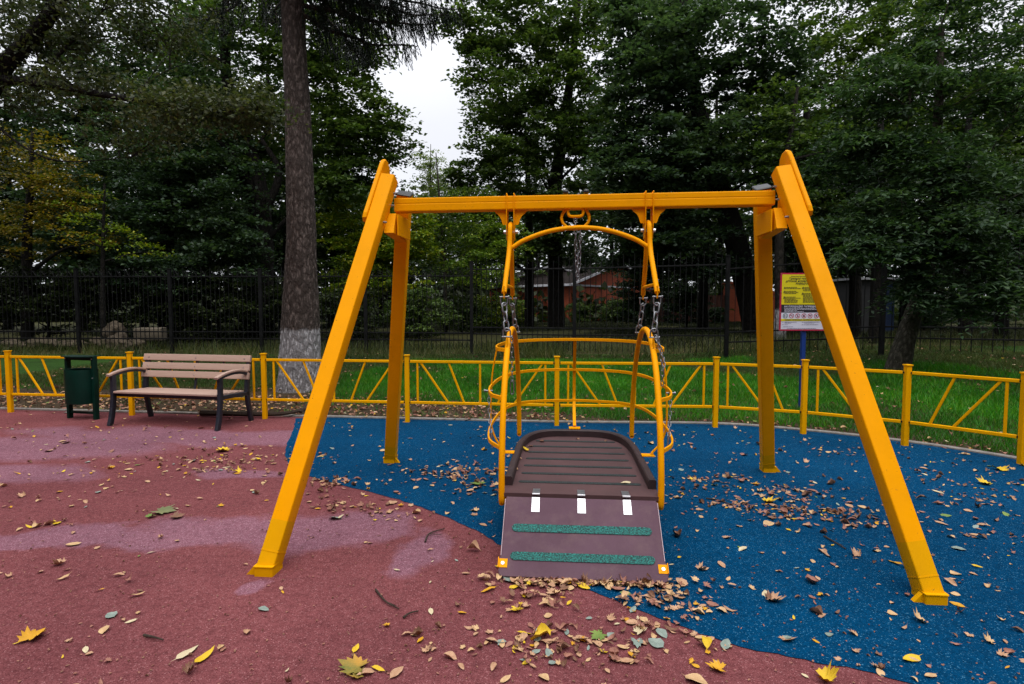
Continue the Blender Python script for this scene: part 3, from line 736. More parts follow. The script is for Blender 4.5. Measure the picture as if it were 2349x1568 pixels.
# left: big tree outside the frame, its leaning limb and low branches come in
tree('apple_tree', 'near leaning tree at the left edge with a thick limb and long low leafy branches', [(-10.0, 9.2, -.1, .24), (-9.2, 9.1, 2.6, .19), V_(-25, 205, 9, .15), V_(80, 78, 9, .125), V_(135, -10, 9, .11), V_(230, -260, 9, .06)], B_BRANCH, L_APPLE,
     [B(60, 80, 9.2, 150, 80, .9, 50), B(220, 195, 8.9, 180, 40, .6, 30), B(420, 245, 8.5, 150, 42, .5, 60), B(560, 240, 8.4, 90, 50, .4, 44), B(300, 300, 9, 150, 45, .5, 26), B(30, 190, 9.4, 120, 70, .8, 40), B(150, -60, 9, 320, 80, 1.2, 60), B(200, 60, 9.3, 180, 70, .8, 60), B(400, 60, 9.6, 120, 70, .8, 26), B(-60, 330, 9, 80, 90, .8, 14)],
     L=.08, W=.045, R=.30, per=46, nl=70, seed=21, droop=.4, thick=.3, flat=.9, r0=.012,
     extra=[([V_(-30, 178, 9, 0)[:3], V_(110, 192, 8.9, 0)[:3], V_(210, 212, 8.8, 0)[:3], V_(330, 232, 8.6, 0)[:3], V_(440, 246, 8.5, 0)[:3], V_(590, 262, 8.4, 0)[:3]], .075, .014),
            ([V_(20, 192, 9, 0)[:3], V_(90, 165, 9, 0)[:3], V_(160, 100, 9.1, 0)[:3], V_(240, 20, 9.2, 0)[:3]], .04, .012),
            ([V_(-40, 260, 9, 0)[:3], V_(60, 340, 9, 0)[:3], V_(150, 370, 9, 0)[:3], V_(300, 360, 9, 0)[:3]], .02, .006)])
tree('maple_tree', 'big dark green maple right behind the spruce trunk, its crown edging the sky gap', [base_(604, 24, .5), V_(603, 640, 24, .42), V_(600, 480, 24, .38), V_(575, 350, 24, .3), V_(520, 180, 24, .22), V_(520, -80, 24, .1)], B_DARK, L_MAPLE,
     [B(770, 150, 24, 125, 120, 2.4, 80), B(835, 300, 24, 115, 80, 2.2, 70), B(800, 410, 24, 90, 60, 2, 45), B(640, 30, 24, 220, 110, 2.6, 60), B(500, 170, 25, 170, 140, 2.8, 60), B(690, -160, 24, 240, 130, 3.5, 50), B(600, 330, 25, 120, 90, 2, 40), B(730, 330, 25, 90, 110, 2, 40), B(860, 60, 24, 40, 40, 1, 8)],
     L=.19, W=.17, R=.75, per=85, nl=60, group=GR, seed=31, extra=[([V_(601, 500, 24, 0)[:3], V_(640, 400, 24, 0)[:3], V_(600, 320, 23.8, 0)[:3]], .2, .1), ([V_(603, 470, 24, 0)[:3], V_(540, 360, 23.6, 0)[:3], V_(480, 300, 23.5, 0)[:3]], .24, .1),
       ([V_(604, 560, 24, 0)[:3], V_(690, 470, 24, 0)[:3], V_(790, 390, 24, 0)[:3]], .12, .03), ([V_(573, 770, 24.4, 0)[:3], V_(575, 560, 24.4, 0)[:3], V_(560, 400, 24.4, 0)[:3]], .34, .2)])
tree('dark_tree', 'very dark tree filling the left background above the bench', [base_(380, 22.5, .3), V_(382, 560, 22.5, .25), V_(390, 380, 22.5, .18), V_(400, 200, 22.5, .1)], B_DARK, L_DARK,
     [B(330, 500, 22.5, 180, 130, 1.8, 90), B(460, 420, 22, 150, 140, 2, 90), B(520, 560, 21.8, 110, 90, 1.5, 55), B(420, 300, 22.5, 160, 110, 2, 60), B(250, 380, 23, 110, 100, 1.6, 36), B(400, 620, 21.5, 200, 60, 1.2, 50), B(420, 120, 22.5, 130, 110, 1.8, 32)], L=.17, W=.13, R=.7, per=85, nl=16, group=GR, seed=33)
tree('autumn_tree', 'yellow and ochre autumn tree low at the left edge', [base_(60, 21, .2), V_(62, 560, 21, .16), V_(70, 430, 21, .11), V_(75, 300, 21, .05)], B_DARK, L_OCHRE,
     [B(50, 390, 21, 120, 110, 1.6, 60), B(140, 440, 20.6, 90, 90, 1.5, 36), B(20, 530, 20.6, 120, 70, 1.4, 36), B(200, 530, 20.4, 60, 50, 1.2, 10)], L=.12, W=.09, R=.6, per=60, nl=14, group=GR, seed=35)
tree('young_tree', 'young green tree with yellowing sprays left of the bench background', [base_(235, 20, .1), V_(236, 600, 20, .07), V_(240, 420, 20, .03)], B_DARK, L_LIME,
     [B(230, 520, 20, 70, 70, .8, 12), B(190, 470, 20, 60, 50, .8, 8), B(330, 560, 20.2, 60, 40, .8, 8)], L=.11, W=.07, R=.5, per=45, nl=8, group=GR, seed=36)
tree('lime_tree', 'yellowish green small tree between the left swing legs', [base_(905, 25, .16), V_(905, 620, 25, .12), V_(900, 500, 25, .06)], B_DARK, L_LIME,
     [B(840, 560, 24.6, 95, 70, 1.4, 70), B(930, 530, 25, 70, 80, 1.3, 64), B(780, 500, 25, 60, 50, 1, 24), B(870, 650, 24.5, 130, 50, 1.2, 60)], L=.16, W=.12, R=.6, per=80, nl=12, group=GR, seed=37)
tree('slender_tree', 'slim young tree with airy green crown left of the hanging seat', [base_(1022, 27, .11), V_(1020, 600, 27, .09), V_(1010, 480, 27, .06), V_(1000, 350, 27, .02)], B_GREY, L_MID,
     [B(1010, 480, 27, 70, 50, 1.2, 26), B(1070, 540, 27, 90, 70, 1.3, 70), B(975, 570, 27.4, 70, 60, 1.2, 46), B(1090, 630, 26, 90, 55, 1, 46), B(1150, 560, 27, 70, 60, 1.2, 36)], L=.14, W=.1, R=.55, per=55, nl=16, group=GR, seed=38)
tree('birch_tree', 'pale airy birch standing far off in the sky gap', [base_(985, 45, .15), V_(985, 600, 45, .13), V_(987, 450, 45, .08), V_(988, 330, 45, .02)], B_GREY, L_PALE,
     [B(985, 385, 45, 40, 55, 1.2, 46), B(975, 470, 45, 60, 60, 1.5, 60), B(1020, 430, 45, 45, 60, 1.4, 40)], L=.17, W=.13, R=.7, per=45, nl=16, group=GR, seed=39)
tree('tall_maple_tree', 'tall broad maple with dark upright trunk behind the middle of the crossbeam', [base_(1276, 32, .5), V_(1275, 640, 32, .42), V_(1272, 450, 32, .38), V_(1292, 300, 32, .3), V_(1312, 150, 32, .22), V_(1325, 0, 32, .17), V_(1335, -160, 32, .08)], B_DARK, L_MAPLE,
     [B(1140, 200, 31, 85, 130, 2.6, 70), B(1210, 60, 31, 130, 110, 3, 80), B(1260, 260, 31, 140, 110, 2.8, 80), B(1160, 370, 30.5, 105, 70, 2.4, 60), B(1330, 130, 31, 120, 150, 2.6, 70), B(1350, 340, 30.5, 90, 90, 2.2, 46), B(1230, -130, 32, 220, 130, 4, 60), B(1120, 470, 30, 90, 45, 2, 36), B(1300, 480, 31, 130, 60, 2, 46), B(1210, 560, 30.5, 130, 40, 1.6, 40), B(1060, 400, 31, 40, 40, 1.4, 16), B(1055, 60, 30, 50, 60, 1.2, 16), B(1085, 120, 31, 40, 60, 1.2, 12)],
     L=.22, W=.19, R=.85, per=90, nl=70, group=GR, seed=41, extra=[([V_(1276, 640, 32, 0)[:3], V_(1260, 420, 31.8, 0)[:3], V_(1215, 330, 31.6, 0)[:3], V_(1150, 240, 31.4, 0)[:3]], .13, .03), ([V_(1290, 320, 32, 0)[:3], V_(1260, 220, 31.8, 0)[:3], V_(1215, 90, 31.6, 0)[:3]], .12, .03)])
tree('maple_tree', 'slimmer dark trunk beside the tall maple, seen left of the central chain', [base_(1214, 33, .3), V_(1214, 600, 33, .25), V_(1212, 430, 33, .17), V_(1205, 300, 33, .08)], B_DARK, L_DARK,
     [B(1180, 460, 33, 80, 60, 1.6, 26), B(1120, 560, 31, 80, 50, 1.6, 34), B(1330, 590, 32, 70, 35, 1.4, 24)], L=.2, W=.16, R=.75, per=75, nl=10, group=GR, seed=42)
tree('leaning_maple_tree', 'large dark maple with thick leaning trunk behind the right A-frame', [base_(1742, 24, .62), V_(1722, 690, 24, .52), V_(1690, 560, 24, .48), V_(1650, 430, 24, .42), V_(1605, 270, 24, .32), V_(1575, 90, 24, .24), V_(1565, -130, 24, .1)], B_DARK, L_DARK,
     [B(1480, 190, 23.5, 120, 120, 2.4, 70), B(1590, 110, 23, 140, 130, 2.6, 80), B(1600, 340, 22.6, 170, 110, 2, 90), B(1480, 420, 23, 110, 100, 2.2, 70), B(1760, 200, 23.5, 140, 150, 2.4, 80), B(1550, 530, 23, 130, 60, 1.8, 55), B(1820, 380, 23.5, 110, 110, 2, 55), B(1660, -110, 24, 280, 120, 3.5, 60), B(1470, 590, 24.5, 90, 50, 1.5, 36), B(1620, 610, 24, 80, 35, 1.3, 26), B(1430, 60, 24, 70, 80, 2, 28), B(1410, 330, 24, 60, 110, 1.6, 30)],
     L=.2, W=.18, R=.75, per=95, nl=60, group=GR, seed=43)
tree('maple_tree', 'dark trunk with whitewashed foot just left of the notice board', [base_(1790, 20.4, .22), V_(1790, 690, 20.4, .18), V_(1788, 560, 20.4, .16), V_(1800, 400, 20.4, .12), V_(1830, 200, 20.4, .05)], B_WHITEB, L_MAPLE,
     [B(1850, 470, 20.4, 90, 80, 1.4, 18), B(1790, 300, 20.8, 90, 120, 1.6, 30), B(1900, 330, 21, 80, 100, 1.5, 26)], L=.16, W=.14, R=.65, per=75, nl=12, group=GR, seed=44)
for i, (x, Y, r_, lb) in enumerate([(1612, 28, .26, 'dark straight trunk between the hanging seat and the leaning maple'), (1570, 38, .2, 'thin far trunk in front of the brick house end'), (1840, 24, .3, 'dark trunk behind the notice board'), (1960, 22, .24, 'dark trunk right of the notice board beyond the railing'), (2010, 19, .22, 'dark trunk standing close behind the blue cabin side'), (2215, 24, .26, 'dark trunk above the far grass at right'), (655, 30, .3, 'dark trunk showing just left of the spruce')]):
    tree('maple_tree', lb, [base_(x, Y, r_), V_(x + 2, 640, Y, r_ * .85), V_(x + (-1) ** i * 8, 480, Y, r_ * .7), V_(x + 10, 250, Y, r_ * .4)], B_DARK, L_DARK,
         [B(x + 20, 420, Y, 100, 90, 1.8, 34), B(x - 30, 520, Y, 80, 50, 1.5, 18)], L=.19, W=.16, R=.75, per=75, nl=8, group=GR, seed=50 + i)
tree('dense_tree', 'dense dark tree filling the upper right corner', [base_(2080, 27, .35), V_(2085, 600, 27, .3), V_(2075, 330, 27, .22), V_(2110, 60, 27, .12), V_(2130, -100, 27, .05)], B_DARK, L_MAPLE,
     [B(1960, 130, 26, 140, 150, 2.4, 80), B(2120, 90, 26, 130, 120, 2.4, 55), B(2000, 330, 25.5, 150, 120, 2.2, 80), B(2200, 290, 26, 140, 140, 2.2, 90), B(2330, 180, 27, 120, 160, 2.4, 60), B(2330, 430, 26, 110, 110, 2, 60), B(1920, 500, 26, 110, 90, 2, 46), B(2100, -100, 27, 320, 100, 3, 40)],
     L=.2, W=.17, R=.75, per=85, nl=60, group=GR, seed=61)
tree('dark_tree', 'low dark evergreen mass behind the near ash maple at the right edge', [base_(2300, 19, .2), V_(2300, 560, 19, .15), V_(2300, 420, 19, .05)], B_DARK, L_DARK,
     [B(2260, 560, 19, 120, 110, 1.4, 60), B(2360, 520, 18.6, 90, 150, 1.4, 50), B(2140, 600, 19.6, 90, 60, 1.2, 34), B(1960, 590, 20, 80, 60, 1.2, 26), B(2340, 650, 18.6, 90, 40, 1, 20)], L=.16, W=.1, R=.6, per=80, nl=14, group=GR, seed=62)
kb = (2074 - PCX) / FPX * 11.7
tree('ash_maple_tree', 'near ash-leaved maple on the lawn at right with pale leaning trunk and drooping sprays', [(kb - .12, 11.7, gz(kb, 11.7) - .1, .25), (kb + .0, 11.7, .7, .19), V_(2095, 720, 11.8, .165), V_(2122, 640, 11.9, .15), V_(2140, 480, 12, .12), V_(2150, 300, 12, .09), V_(2160, 60, 12, .05)], B_GREY, L_ASH,
     [B(2010, 210, 11.6, 110, 70, .8, 20), B(2090, 330, 11.4, 130, 60, .8, 24), B(1960, 300, 11.8, 80, 70, .7, 14), B(2230, 400, 11, 130, 60, .7, 24), B(2080, 470, 11.2, 120, 60, .7, 25), B(2230, 540, 10.6, 130, 60, .7, 24), B(2050, 560, 11, 110, 34, .5, 24), B(2310, 650, 10.4, 70, 50, .5, 14), B(2110, 640, 11, 50, 50, .5, 10), B(2270, 240, 11.5, 120, 90, .8, 20), B(2120, 150, 12, 130, 90, 1, 15), B(2320, 80, 12, 120, 110, 1, 14), B(1900, 390, 12, 60, 60, .6, 8), B(2150, -80, 12, 260, 90, 1.4, 20), B(2200, 690, 11, 60, 34, .4, 5)],
     L=.13, W=.052, R=.62, per=150, nl=80, seed=63, droop=.5, thick=.05, flat=.4, six=True, r0=.014)

def shrub(name, label, x, Y, w, h, mat, seed, n=24, L=.09, per=60, group=None, R=.35, zb=0.0):
    X = (x - PCX) / FPX * Y; g = gz(X, Y)
    return tree(name, label, [(X, Y, g - .05, .06), (X + .03, Y, g + h * .4, .05), (X, Y, g + h * .8, .02)], B_DARK, mat,
                [((X, Y, g + h * .55 + zb), (w / 2, w / 2 * .8, h * .5), n)], L=L, W=L * .7, R=R, per=per, nl=6, group=group, seed=seed, cat='shrub')
SG = 'shrubs beyond the black railing'
for i, (x, Y, w, h, mt, lb) in enumerate([(1328, 43, 1.8, 1.5, L_MAPLE, 'rounded clipped shrub near the left corner of the dark brick wall'), (1412, 42, 2.2, 1.7, L_MAPLE, 'wider rounded shrub before the dark brick wall'),
        (1480, 41, 2.0, 1.5, L_DARK, 'dark shrub right of the two clipped ones'), (1640, 38, 1.6, 1.3, L_DARK, 'small dark shrub before the red sheet fence'), (1130, 30, 3.2, 1.9, L_LIME, 'bright yellowish green shrub seen through the left hanging chains'), (1060, 27, 2.6, 1.6, L_MAPLE, 'green shrub left of the hanging chains behind the railing'),
        (960, 23, 2.8, 2.0, L_MAPLE, 'leafy green shrub behind the railing beside the left rear leg'), (800, 22, 2.6, 2.3, L_HEDGE, 'dark shrub behind the railing left of the front swing leg'), (1190, 36, 2.0, 1.2, L_LIME, 'low lime green shrub at the foot of the brick house'),
        (500, 21.5, 3.2, 2.8, L_HEDGE, 'blackish shrub behind the railing over the bench back'), (390, 22, 3.0, 3.0, L_HEDGE, 'blackish shrub behind the concrete slab'), (250, 21.8, 3.4, 3.0, L_HEDGE, 'blackish shrub behind the boulder heap'), (110, 21.6, 3.4, 3.0, L_HEDGE, 'blackish shrub behind the railing above the green bin'),
        (-40, 21.6, 3.4, 3.0, L_HEDGE, 'blackish shrub behind the railing cut by the left edge'), (640, 22.5, 2.6, 2.4, L_HEDGE, 'blackish shrub behind the spruce foot'), (1470, 27, 2.6, 3.6, L_DARK, 'dark tall shrub hiding the right half of the brick house'), (1575, 30, 2.4, 2.9, L_DARK, 'dark shrub between the brick house and the garden wall'), (1180, 40, 2.6, 2.0, L_MID, 'green shrub hiding the left end of the brick house'), (2230, 33, 3.0, 1.6, L_DARK, 'dark shrub at the far end of the right grass'), (2120, 30, 2.6, 1.5, L_DARK, 'dark shrub beside the blue cabin')]):
    shrub('shrub', lb, x, Y, w, h, mt, 80 + i, n=int(24 + w * h * 9), L=.14, per=75, group=SG, R=.45)

# second and third rows of the wood: each tree its own crown and trunk
BGT = [(-330, 30, 150, L_DARK, 'left, wholly beyond the edge'), (-170, 27, 240, L_HEDGE, ''), (20, 32, 190, L_DARK, 'behind the ochre autumn tree'), (190, 29, 110, L_DARK, 'behind the young yellowing tree'), (330, 33, 40, L_DARK, 'above the left end of the bench back'), (470, 30, 60, L_DARK, 'above the right half of the bench'),
       (620, 36, 130, L_DARK, 'directly behind the big maple trunk'), (760, 34, 240, L_MAPLE, 'between the spruce and the left swing leg'), (870, 38, 420, L_DARK, 'low behind the lime tree'), (1090, 50, 430, L_MAPLE, 'low in the middle, above the brick house roof'), (1230, 52, 250, L_DARK, 'behind the tall maple trunk'),
       (1400, 54, 180, L_DARK, 'behind the right end of the brick house'), (1530, 42, 160, L_HEDGE, 'behind the right hanging chains'), (1650, 46, 200, L_MAPLE, 'above the garden wall'), (1790, 34, 160, L_DARK, 'behind the notice board'), (1930, 36, 160, L_HEDGE, 'just right of the right swing leg'), (2080, 38, 180, L_DARK, 'behind the near ash maple'),
       (2230, 33, 200, L_HEDGE, 'right of the near ash maple'), (2380, 32, 160, L_DARK, 'at the right edge'), (2560, 30, 150, L_DARK, '')]
for i, (x, Y, top, mt, lb) in enumerate(BGT):
    if not lb or 'beyond' in lb: lb = 'outside the frame on the ' + ('left' if x < 0 else 'right')
    lowb = 690 if mt is not L_MAPLE else 670
    if 1150 < x < 1460: lowb = 560
    mid = (top + lowb) / 2; w = 125
    tree('background_tree', 'dense dark background tree ' + lb, [base_(x, Y, .24), V_(x + 4, 600, Y, .2), V_(x - 6, max(top + 60, 200), Y, .12), V_(x, top - 40, Y, .04)], B_DARK, mt,
         [B(x, mid, Y, w, (lowb - top) * .5, 2.2, int(70 * (lowb - top) / 400 + 16)), B(x + 30, mid + (lowb - mid) * .55, Y - .8, w * 1.05, (lowb - mid) * .5, 1.8, 46), B(x - 20, top + (mid - top) * .45, Y, w * .85, (mid - top) * .55, 2, 30)] + ([B(x, -60, Y, w * 1.4, 150, 3, 30)] if top < 300 else []),
         L=.26, W=.22, R=1.05, per=85, nl=16, group='background trees beyond the railing', seed=120 + i)
# far wood closing the view (one mass)
r_ = np.random.default_rng(70); cs = []
for i in range(1500):
    x = r_.uniform(-900, 3300); top = 380 + 60 * math.sin(x * .011) + (110 if 860 < x < 1130 else 0) - (60 if x > 1300 else 0)
    y = top + (748 - top) * r_.random() ** .7; Y = r_.uniform(62, 80); cs.append(tuple(P(x, y, Y)))
for i in range(500):
    x = r_.uniform(-700, 3100); Y = r_.uniform(46, 60); c = P(x, r_.uniform(690, 738), Y); cs.append((c.x, c.y, c.z))
# unseen ring of the wood, added to block low sky light from sides and behind
for i in range(2600):
    a = r_.uniform(-.55, math.pi + .55); Rr = r_.uniform(24, 34); z = 15 * r_.random() ** .8
    cs.append((Rr * math.cos(a), 2 - Rr * math.sin(a) * .9, z))
cs = [c for c in cs if c[1] > 45 or abs(c[0]) > max(0, c[1]) * 1.05 + 3]
v, f = leaf_cloud(cs, 2.6, 70, .75, .6, r_, .2, .3, .8)
tag(npmesh('far_wood', v, f, L_HEDGE), kind='stuff')

# ------------------------------------------------------------------ low yellow fence
lf = empty('low_fence', (0, 0, 0), 0, 'low yellow tube fence with zigzag bars curving around the rubber playground', 'fence')
for (x, y) in POSTS:
    m = MB(); m.sweep([(x, y, -.05), (x, y, .875)], rrect(.058, .058, .008, 2), (1, 0, 0))
    m.sweep([(x, y, .875), (x, y, .888)], rrect(.074, .074, .006, 2), (1, 0, 0)); m.build('post', M_YELRAIL, lf, 15)
half = {7: 0, 8: 1, 9: 0, 10: 1, 6: 0}
def fence_panel(a, b, kind):
    a, b = Vector((*a, 0)), Vector((*b, 0)); d = b - a; u = d.normalized(); m = MB(); L = d.length
    zt, zb = .80, .262
    def pt(s, z): return a + d * s + Vector((0, 0, z))
    e = .045 / L
    for z in (zt, zb): m.sweep([pt(e, z), pt(1 - e, z)], rrect(.034, .034, .005, 2), (0, 0, 1))
    for z in (zt, zb):
        for s0, s1 in ((.028 / L, e), (1 - e, 1 - .028 / L)): m.sweep([pt(s0, z), pt(s1, z)], rrect(.02, .02, .003, 1), (0, 0, 1), 1)
    bar = rrect(.026, .024, .004, 1); dg = rrect(.026, .022, .004, 1)
    lo, hi = zb + .016, zt - .016
    if kind is None: V = (.072, .495, .925); D = [(.095, .275), (.285, .385), (.905, .725), (.715, .615)]
    elif kind == 0: V = (.14,); D = [(.19, .56), (.57, .77)]
    else: V = (.86,); D = [(.81, .44), (.43, .23)]
    for s in V: m.sweep([pt(s, lo), pt(s, hi)], bar, u)
    for s0, s1 in D: m.sweep([pt(s0, hi), pt(s1, lo)], dg, u)
    m.build('panel', [M_YELRAIL, M_BLACKFE], lf, 15)
for i in range(len(POSTS) - 1): fence_panel(POSTS[i], POSTS[i + 1], half.get(i))

# ------------------------------------------------------------------ swing frame (local: x along the beam, y away from the viewer)
SWC = (0.482, 4.147, 0); SWA = -math.radians(5)
fr = empty('swing_stand', SWC, SWA, 'big yellow steel A-frame swing stand with four splayed square legs', 'swing stand')
FT = (1.372, -0.07, 2.435); RT = (1.322, .155, 2.362); FOOT = (1.775, 1.168)
legp = rrect(.104, .104, .009, 3)
for sx in (-1, 1):
    for nm, foot, top in (('front', Vector((sx * FOOT[0], -FOOT[1], 0)), Vector((sx * FT[0], FT[1], FT[2]))), ('rear', Vector((sx * FOOT[0], FOOT[1], 0)), Vector((sx * RT[0], RT[1], RT[2])))):
        ax = (top - foot).normalized(); s1 = .29 if nm == 'front' else .22
        m = MB(); a0 = foot + ax * .03
        m.sweep([a0, foot + ax * s1], legp, (1, 0, 0), 1); m.sweep([foot + ax * s1, top], legp, (1, 0, 0), 0)
        lg = m.build('leg', [M_YEL, M_YELFOOT], fr, 15)
        f = MB()                                             # socket, rim plate and anchor wedge
        dy_ = .012 if nm == 'front' else -.012; fo = foot + Vector((-sx * .004, dy_, 0))
        f.sweep([fo + Vector((0, 0, -.03)), fo + Vector((0, 0, .052))], rrect(.109, .124, .008, 3), (1, 0, 0))
        f.sweep([fo + Vector((0, 0, .052)), fo + Vector((0, 0, .058))], rrect(.115, .131, .008, 3), (1, 0, 0))
        f.sweep([foot + ax * .115, foot + ax * .121], rrect(.1075, .1075, .009, 3), (1, 0, 0))
        yy = foot.y + (-.04 if nm == 'rear' else -.02); dr_ = 1 if nm == 'rear' else -1; xx = foot.x + dr_ * .05
        f.prism([(0, 0), (.055, 0), (.012, .05), (0, .05)], lambda u, v, w: (xx + dr_ * u, yy + w - .01, v), .03)
        f.build('foot', M_YELFOOT, lg, 15)
        c = MB(); c.sweep([top, top + ax * .004], rrect(.104, .104, .009, 2), (1, 0, 0))
        if nm == 'rear': c.sweep([top + ax * .004, top + ax * .010, top + ax * .016], rrect(.118, .118, .012, 2), (1, 0, 0), 0, False, [1, 1, .9])
        c.build('cap', M_BLACKPL if nm == 'rear' else M_YEL, lg, 15)
    # rounded side plate on the outer face of the two legs
    pl = [(-.245, 2.10), (.28, 2.10), (.285, 2.14), (.135, 2.44), (.115, 2.50), (.075, 2.548), (.02, 2.578), (-.035, 2.583), (-.065, 2.57), (-.085, 2.54), (-.262, 2.165), (-.268, 2.13)]
    def onplate(u, v, w, sx=sx): return (sx * (1.775 - .403 * v / 2.435 + .056 + w), u, v)
    m = MB(); m.prism(pl, onplate, .034)
    sp_ = m.build('side_plate', M_YEL, fr, 0)
    bv = sp_.modifiers.new('round_edge', 'BEVEL'); bv.width = .012; bv.segments = 3; bv.limit_method = 'ANGLE'; bv.angle_limit = math.radians(50)
    # tie box between the legs under the beam
    def tb(y): return sx * 1.372
    m = MB()
    x0 = sx * 1.335
    m.prism([(-.19, 2.03), (.155, 2.0), (.15, 2.165), (-.125, 2.175)], lambda u, v, w: (x0 + sx * .01 + (w - .035), u, v), .07)
    m.sweep([(sx * 1.29, -.15, 2.09), (sx * 1.285, .15, 2.09)], rrect(.008, .15, .002, 1), (1, 0, 0))
    m.build('tie_plate', M_YEL, fr, 15)
    for (y, z) in ((-.065, 2.325), (-.085, 2.235), (-.195, 2.10), (.145, 2.06)):
        xx = sx * (1.775 - .403 * z / 2.435 - (.052 if y < 0 else .09)); m = MB(); m.cyl((xx, y - .02, z), (xx - sx * .014, y - .02, z), .009, 6); m.cyl((xx - sx * .014, y - .02, z), (xx - sx * .026, y - .02, z), .006, 8); m.build('bolt', M_STEEL, fr, 30)
m = MB()
gp = [(-.05, -.05), (.05, -.05), (.05, .05), (-.05, .05)]
bp = rrect(.098, .1, .008, 3)
# pressed groove along the front face of the beam
prof = [(-.041, -.049), (.041, -.049), (.047, -.047), (.049, -.041), (.049, .041), (.047, .047), (.041, .049), (-.041, .049), (-.047, .047), (-.049, .041), (-.049, .012), (-.0475, .009), (-.0475, .004), (-.049, .001), (-.049, -.041), (-.047, -.047)]
m.sweep([(-1.345, 0, 2.25), (1.345, 0, 2.26)], prof, (0, 1, 0)); m.build('beam', M_YEL, fr, 15)
for sx in (-1, 1):
    c = sx * .492
    br = MB()
    for s in (-1, 1):
        x = c + s * .0265 - .003
        pl = [(-.062, 2.315), (-.054, 2.32), (.054, 2.32), (.062, 2.315), (.062, 2.10), (.045, 2.03), (.03, 1.995), (0, 1.985), (-.03, 1.995), (-.045, 2.03), (-.062, 2.10)]
        br.prism(pl, lambda u, v, w: (x + w, u, v), .006)
        ox = c + s * .0265 + s * .003
        br.prism([(0, 2.2), (.088, 2.2), (.08, 2.185), (.055, 2.165), (.04, 2.14), (.03, 2.105), (.022, 2.098), (0, 2.1)], lambda u, v, w: (ox + s * u, w - .02, v), .006)
    b_ = br.build('hanger_bracket', M_YEL, fr, 15)
    m = MB(); m.cyl((c - .05, 0, 2.05), (c + .05, 0, 2.05), .009, 10)
    for s in (-1, 1): m.cyl((c + s * .0325, 0, 2.05), (c + s * .036, 0, 2.05), .02, 12); m.cyl((c + s * .036, 0, 2.05), (c + s * .052, 0, 2.05), .014, 6)
    m.build('bolt', M_CHROME, b_, 30)
# retaining ring welded under the beam
m = MB()
ring = [(-.025 + .1 * math.cos(math.radians(a)), 0, 2.145 + .08 * math.sin(math.radians(a))) for a in range(140, 401, 12)]
m.tube([(ring[0][0] + .012, 0, 2.215)] + ring + [(ring[-1][0] - .012, 0, 2.215)], .011, 9)
m.tube(smooth_line([(-.08, -.02, 2.21), (-.076, -.02, 2.17), (-.06, -.02, 2.155), (-.025, -.02, 2.152), (.012, -.02, 2.155), (.028, -.02, 2.17), (.032, -.02, 2.21)], 4), .011, 9)
m.build('retaining_ring', M_YEL, fr, 40)
for x in (-.095, .05): m = MB(); m.cyl((x, -.01, 2.3), (x, -.01, 2.318), .012, 10); m.ball((x, -.01, 2.327), .021); m.build('nut_cap', M_BLACKPL, fr, 50)

# ------------------------------------------------------------------ chains
def link_shape(Lk, Wk, wire, n=18, s=7):
    pts = []; hl = Lk / 2 - Wk / 2
    for i in range(n):
        a = 2 * math.pi * i / n; x = math.cos(a) * (Wk / 2 - wire); z = math.sin(a) * (Wk / 2 - wire)
        pts.append(Vector((x, 0, z + (hl if z > 1e-6 else -hl if z < -1e-6 else 0))))
    return pts
def chain(mb, pts, Lk, Wk, wire, rot0=0.0):
    pts = [Vector(p) for p in pts]; pitch = Lk - 2 * wire * 1.05
    seg = [0]
    for i in range(1, len(pts)): seg.append(seg[-1] + (pts[i] - pts[i - 1]).length)
    n = max(1, round(seg[-1] / pitch)); base = link_shape(Lk, Wk, wire)
    def at(s):
        for i in range(1, len(pts)):
            if s <= seg[i] or i == len(pts) - 1: return pts[i - 1].lerp(pts[i], (s - seg[i - 1]) / max(1e-6, seg[i] - seg[i - 1])), (pts[i] - pts[i - 1]).normalized()
    for k_ in range(n):
        c, t = at((k_ + .5) * seg[-1] / n)
        q = t.to_track_quat('Z', 'X').to_matrix()
        rz = Matrix.Rotation(rot0 + (math.pi / 2 if k_ % 2 else 0) + random.uniform(-.22, .22), 3, 'Z')
        mb.tube([c + q @ (rz @ p) for p in base], wire, 7, 0, True)
def shackle(mb, c, w, h, r, down=True, ax=(1, 0, 0)):
    a = Vector(ax); c = Vector(c); s = -1 if down else 1; pts = []
    pts.append(c + a * w)
    for i in range(9):
        th = math.pi * i / 8; pts.append(c + a * (w * math.cos(th)) + Vector((0, 0, s * (h + w * math.sin(th)))))
    pts.append(c - a * w); mb.tube(pts, r, 8); mb.cyl(c - a * (w * 1.35), c + a * (w * 1.35), r * 1.1, 8); mb.cyl(c + a * (w * 1.2), c + a * (w * 1.55), r * 1.9, 6)

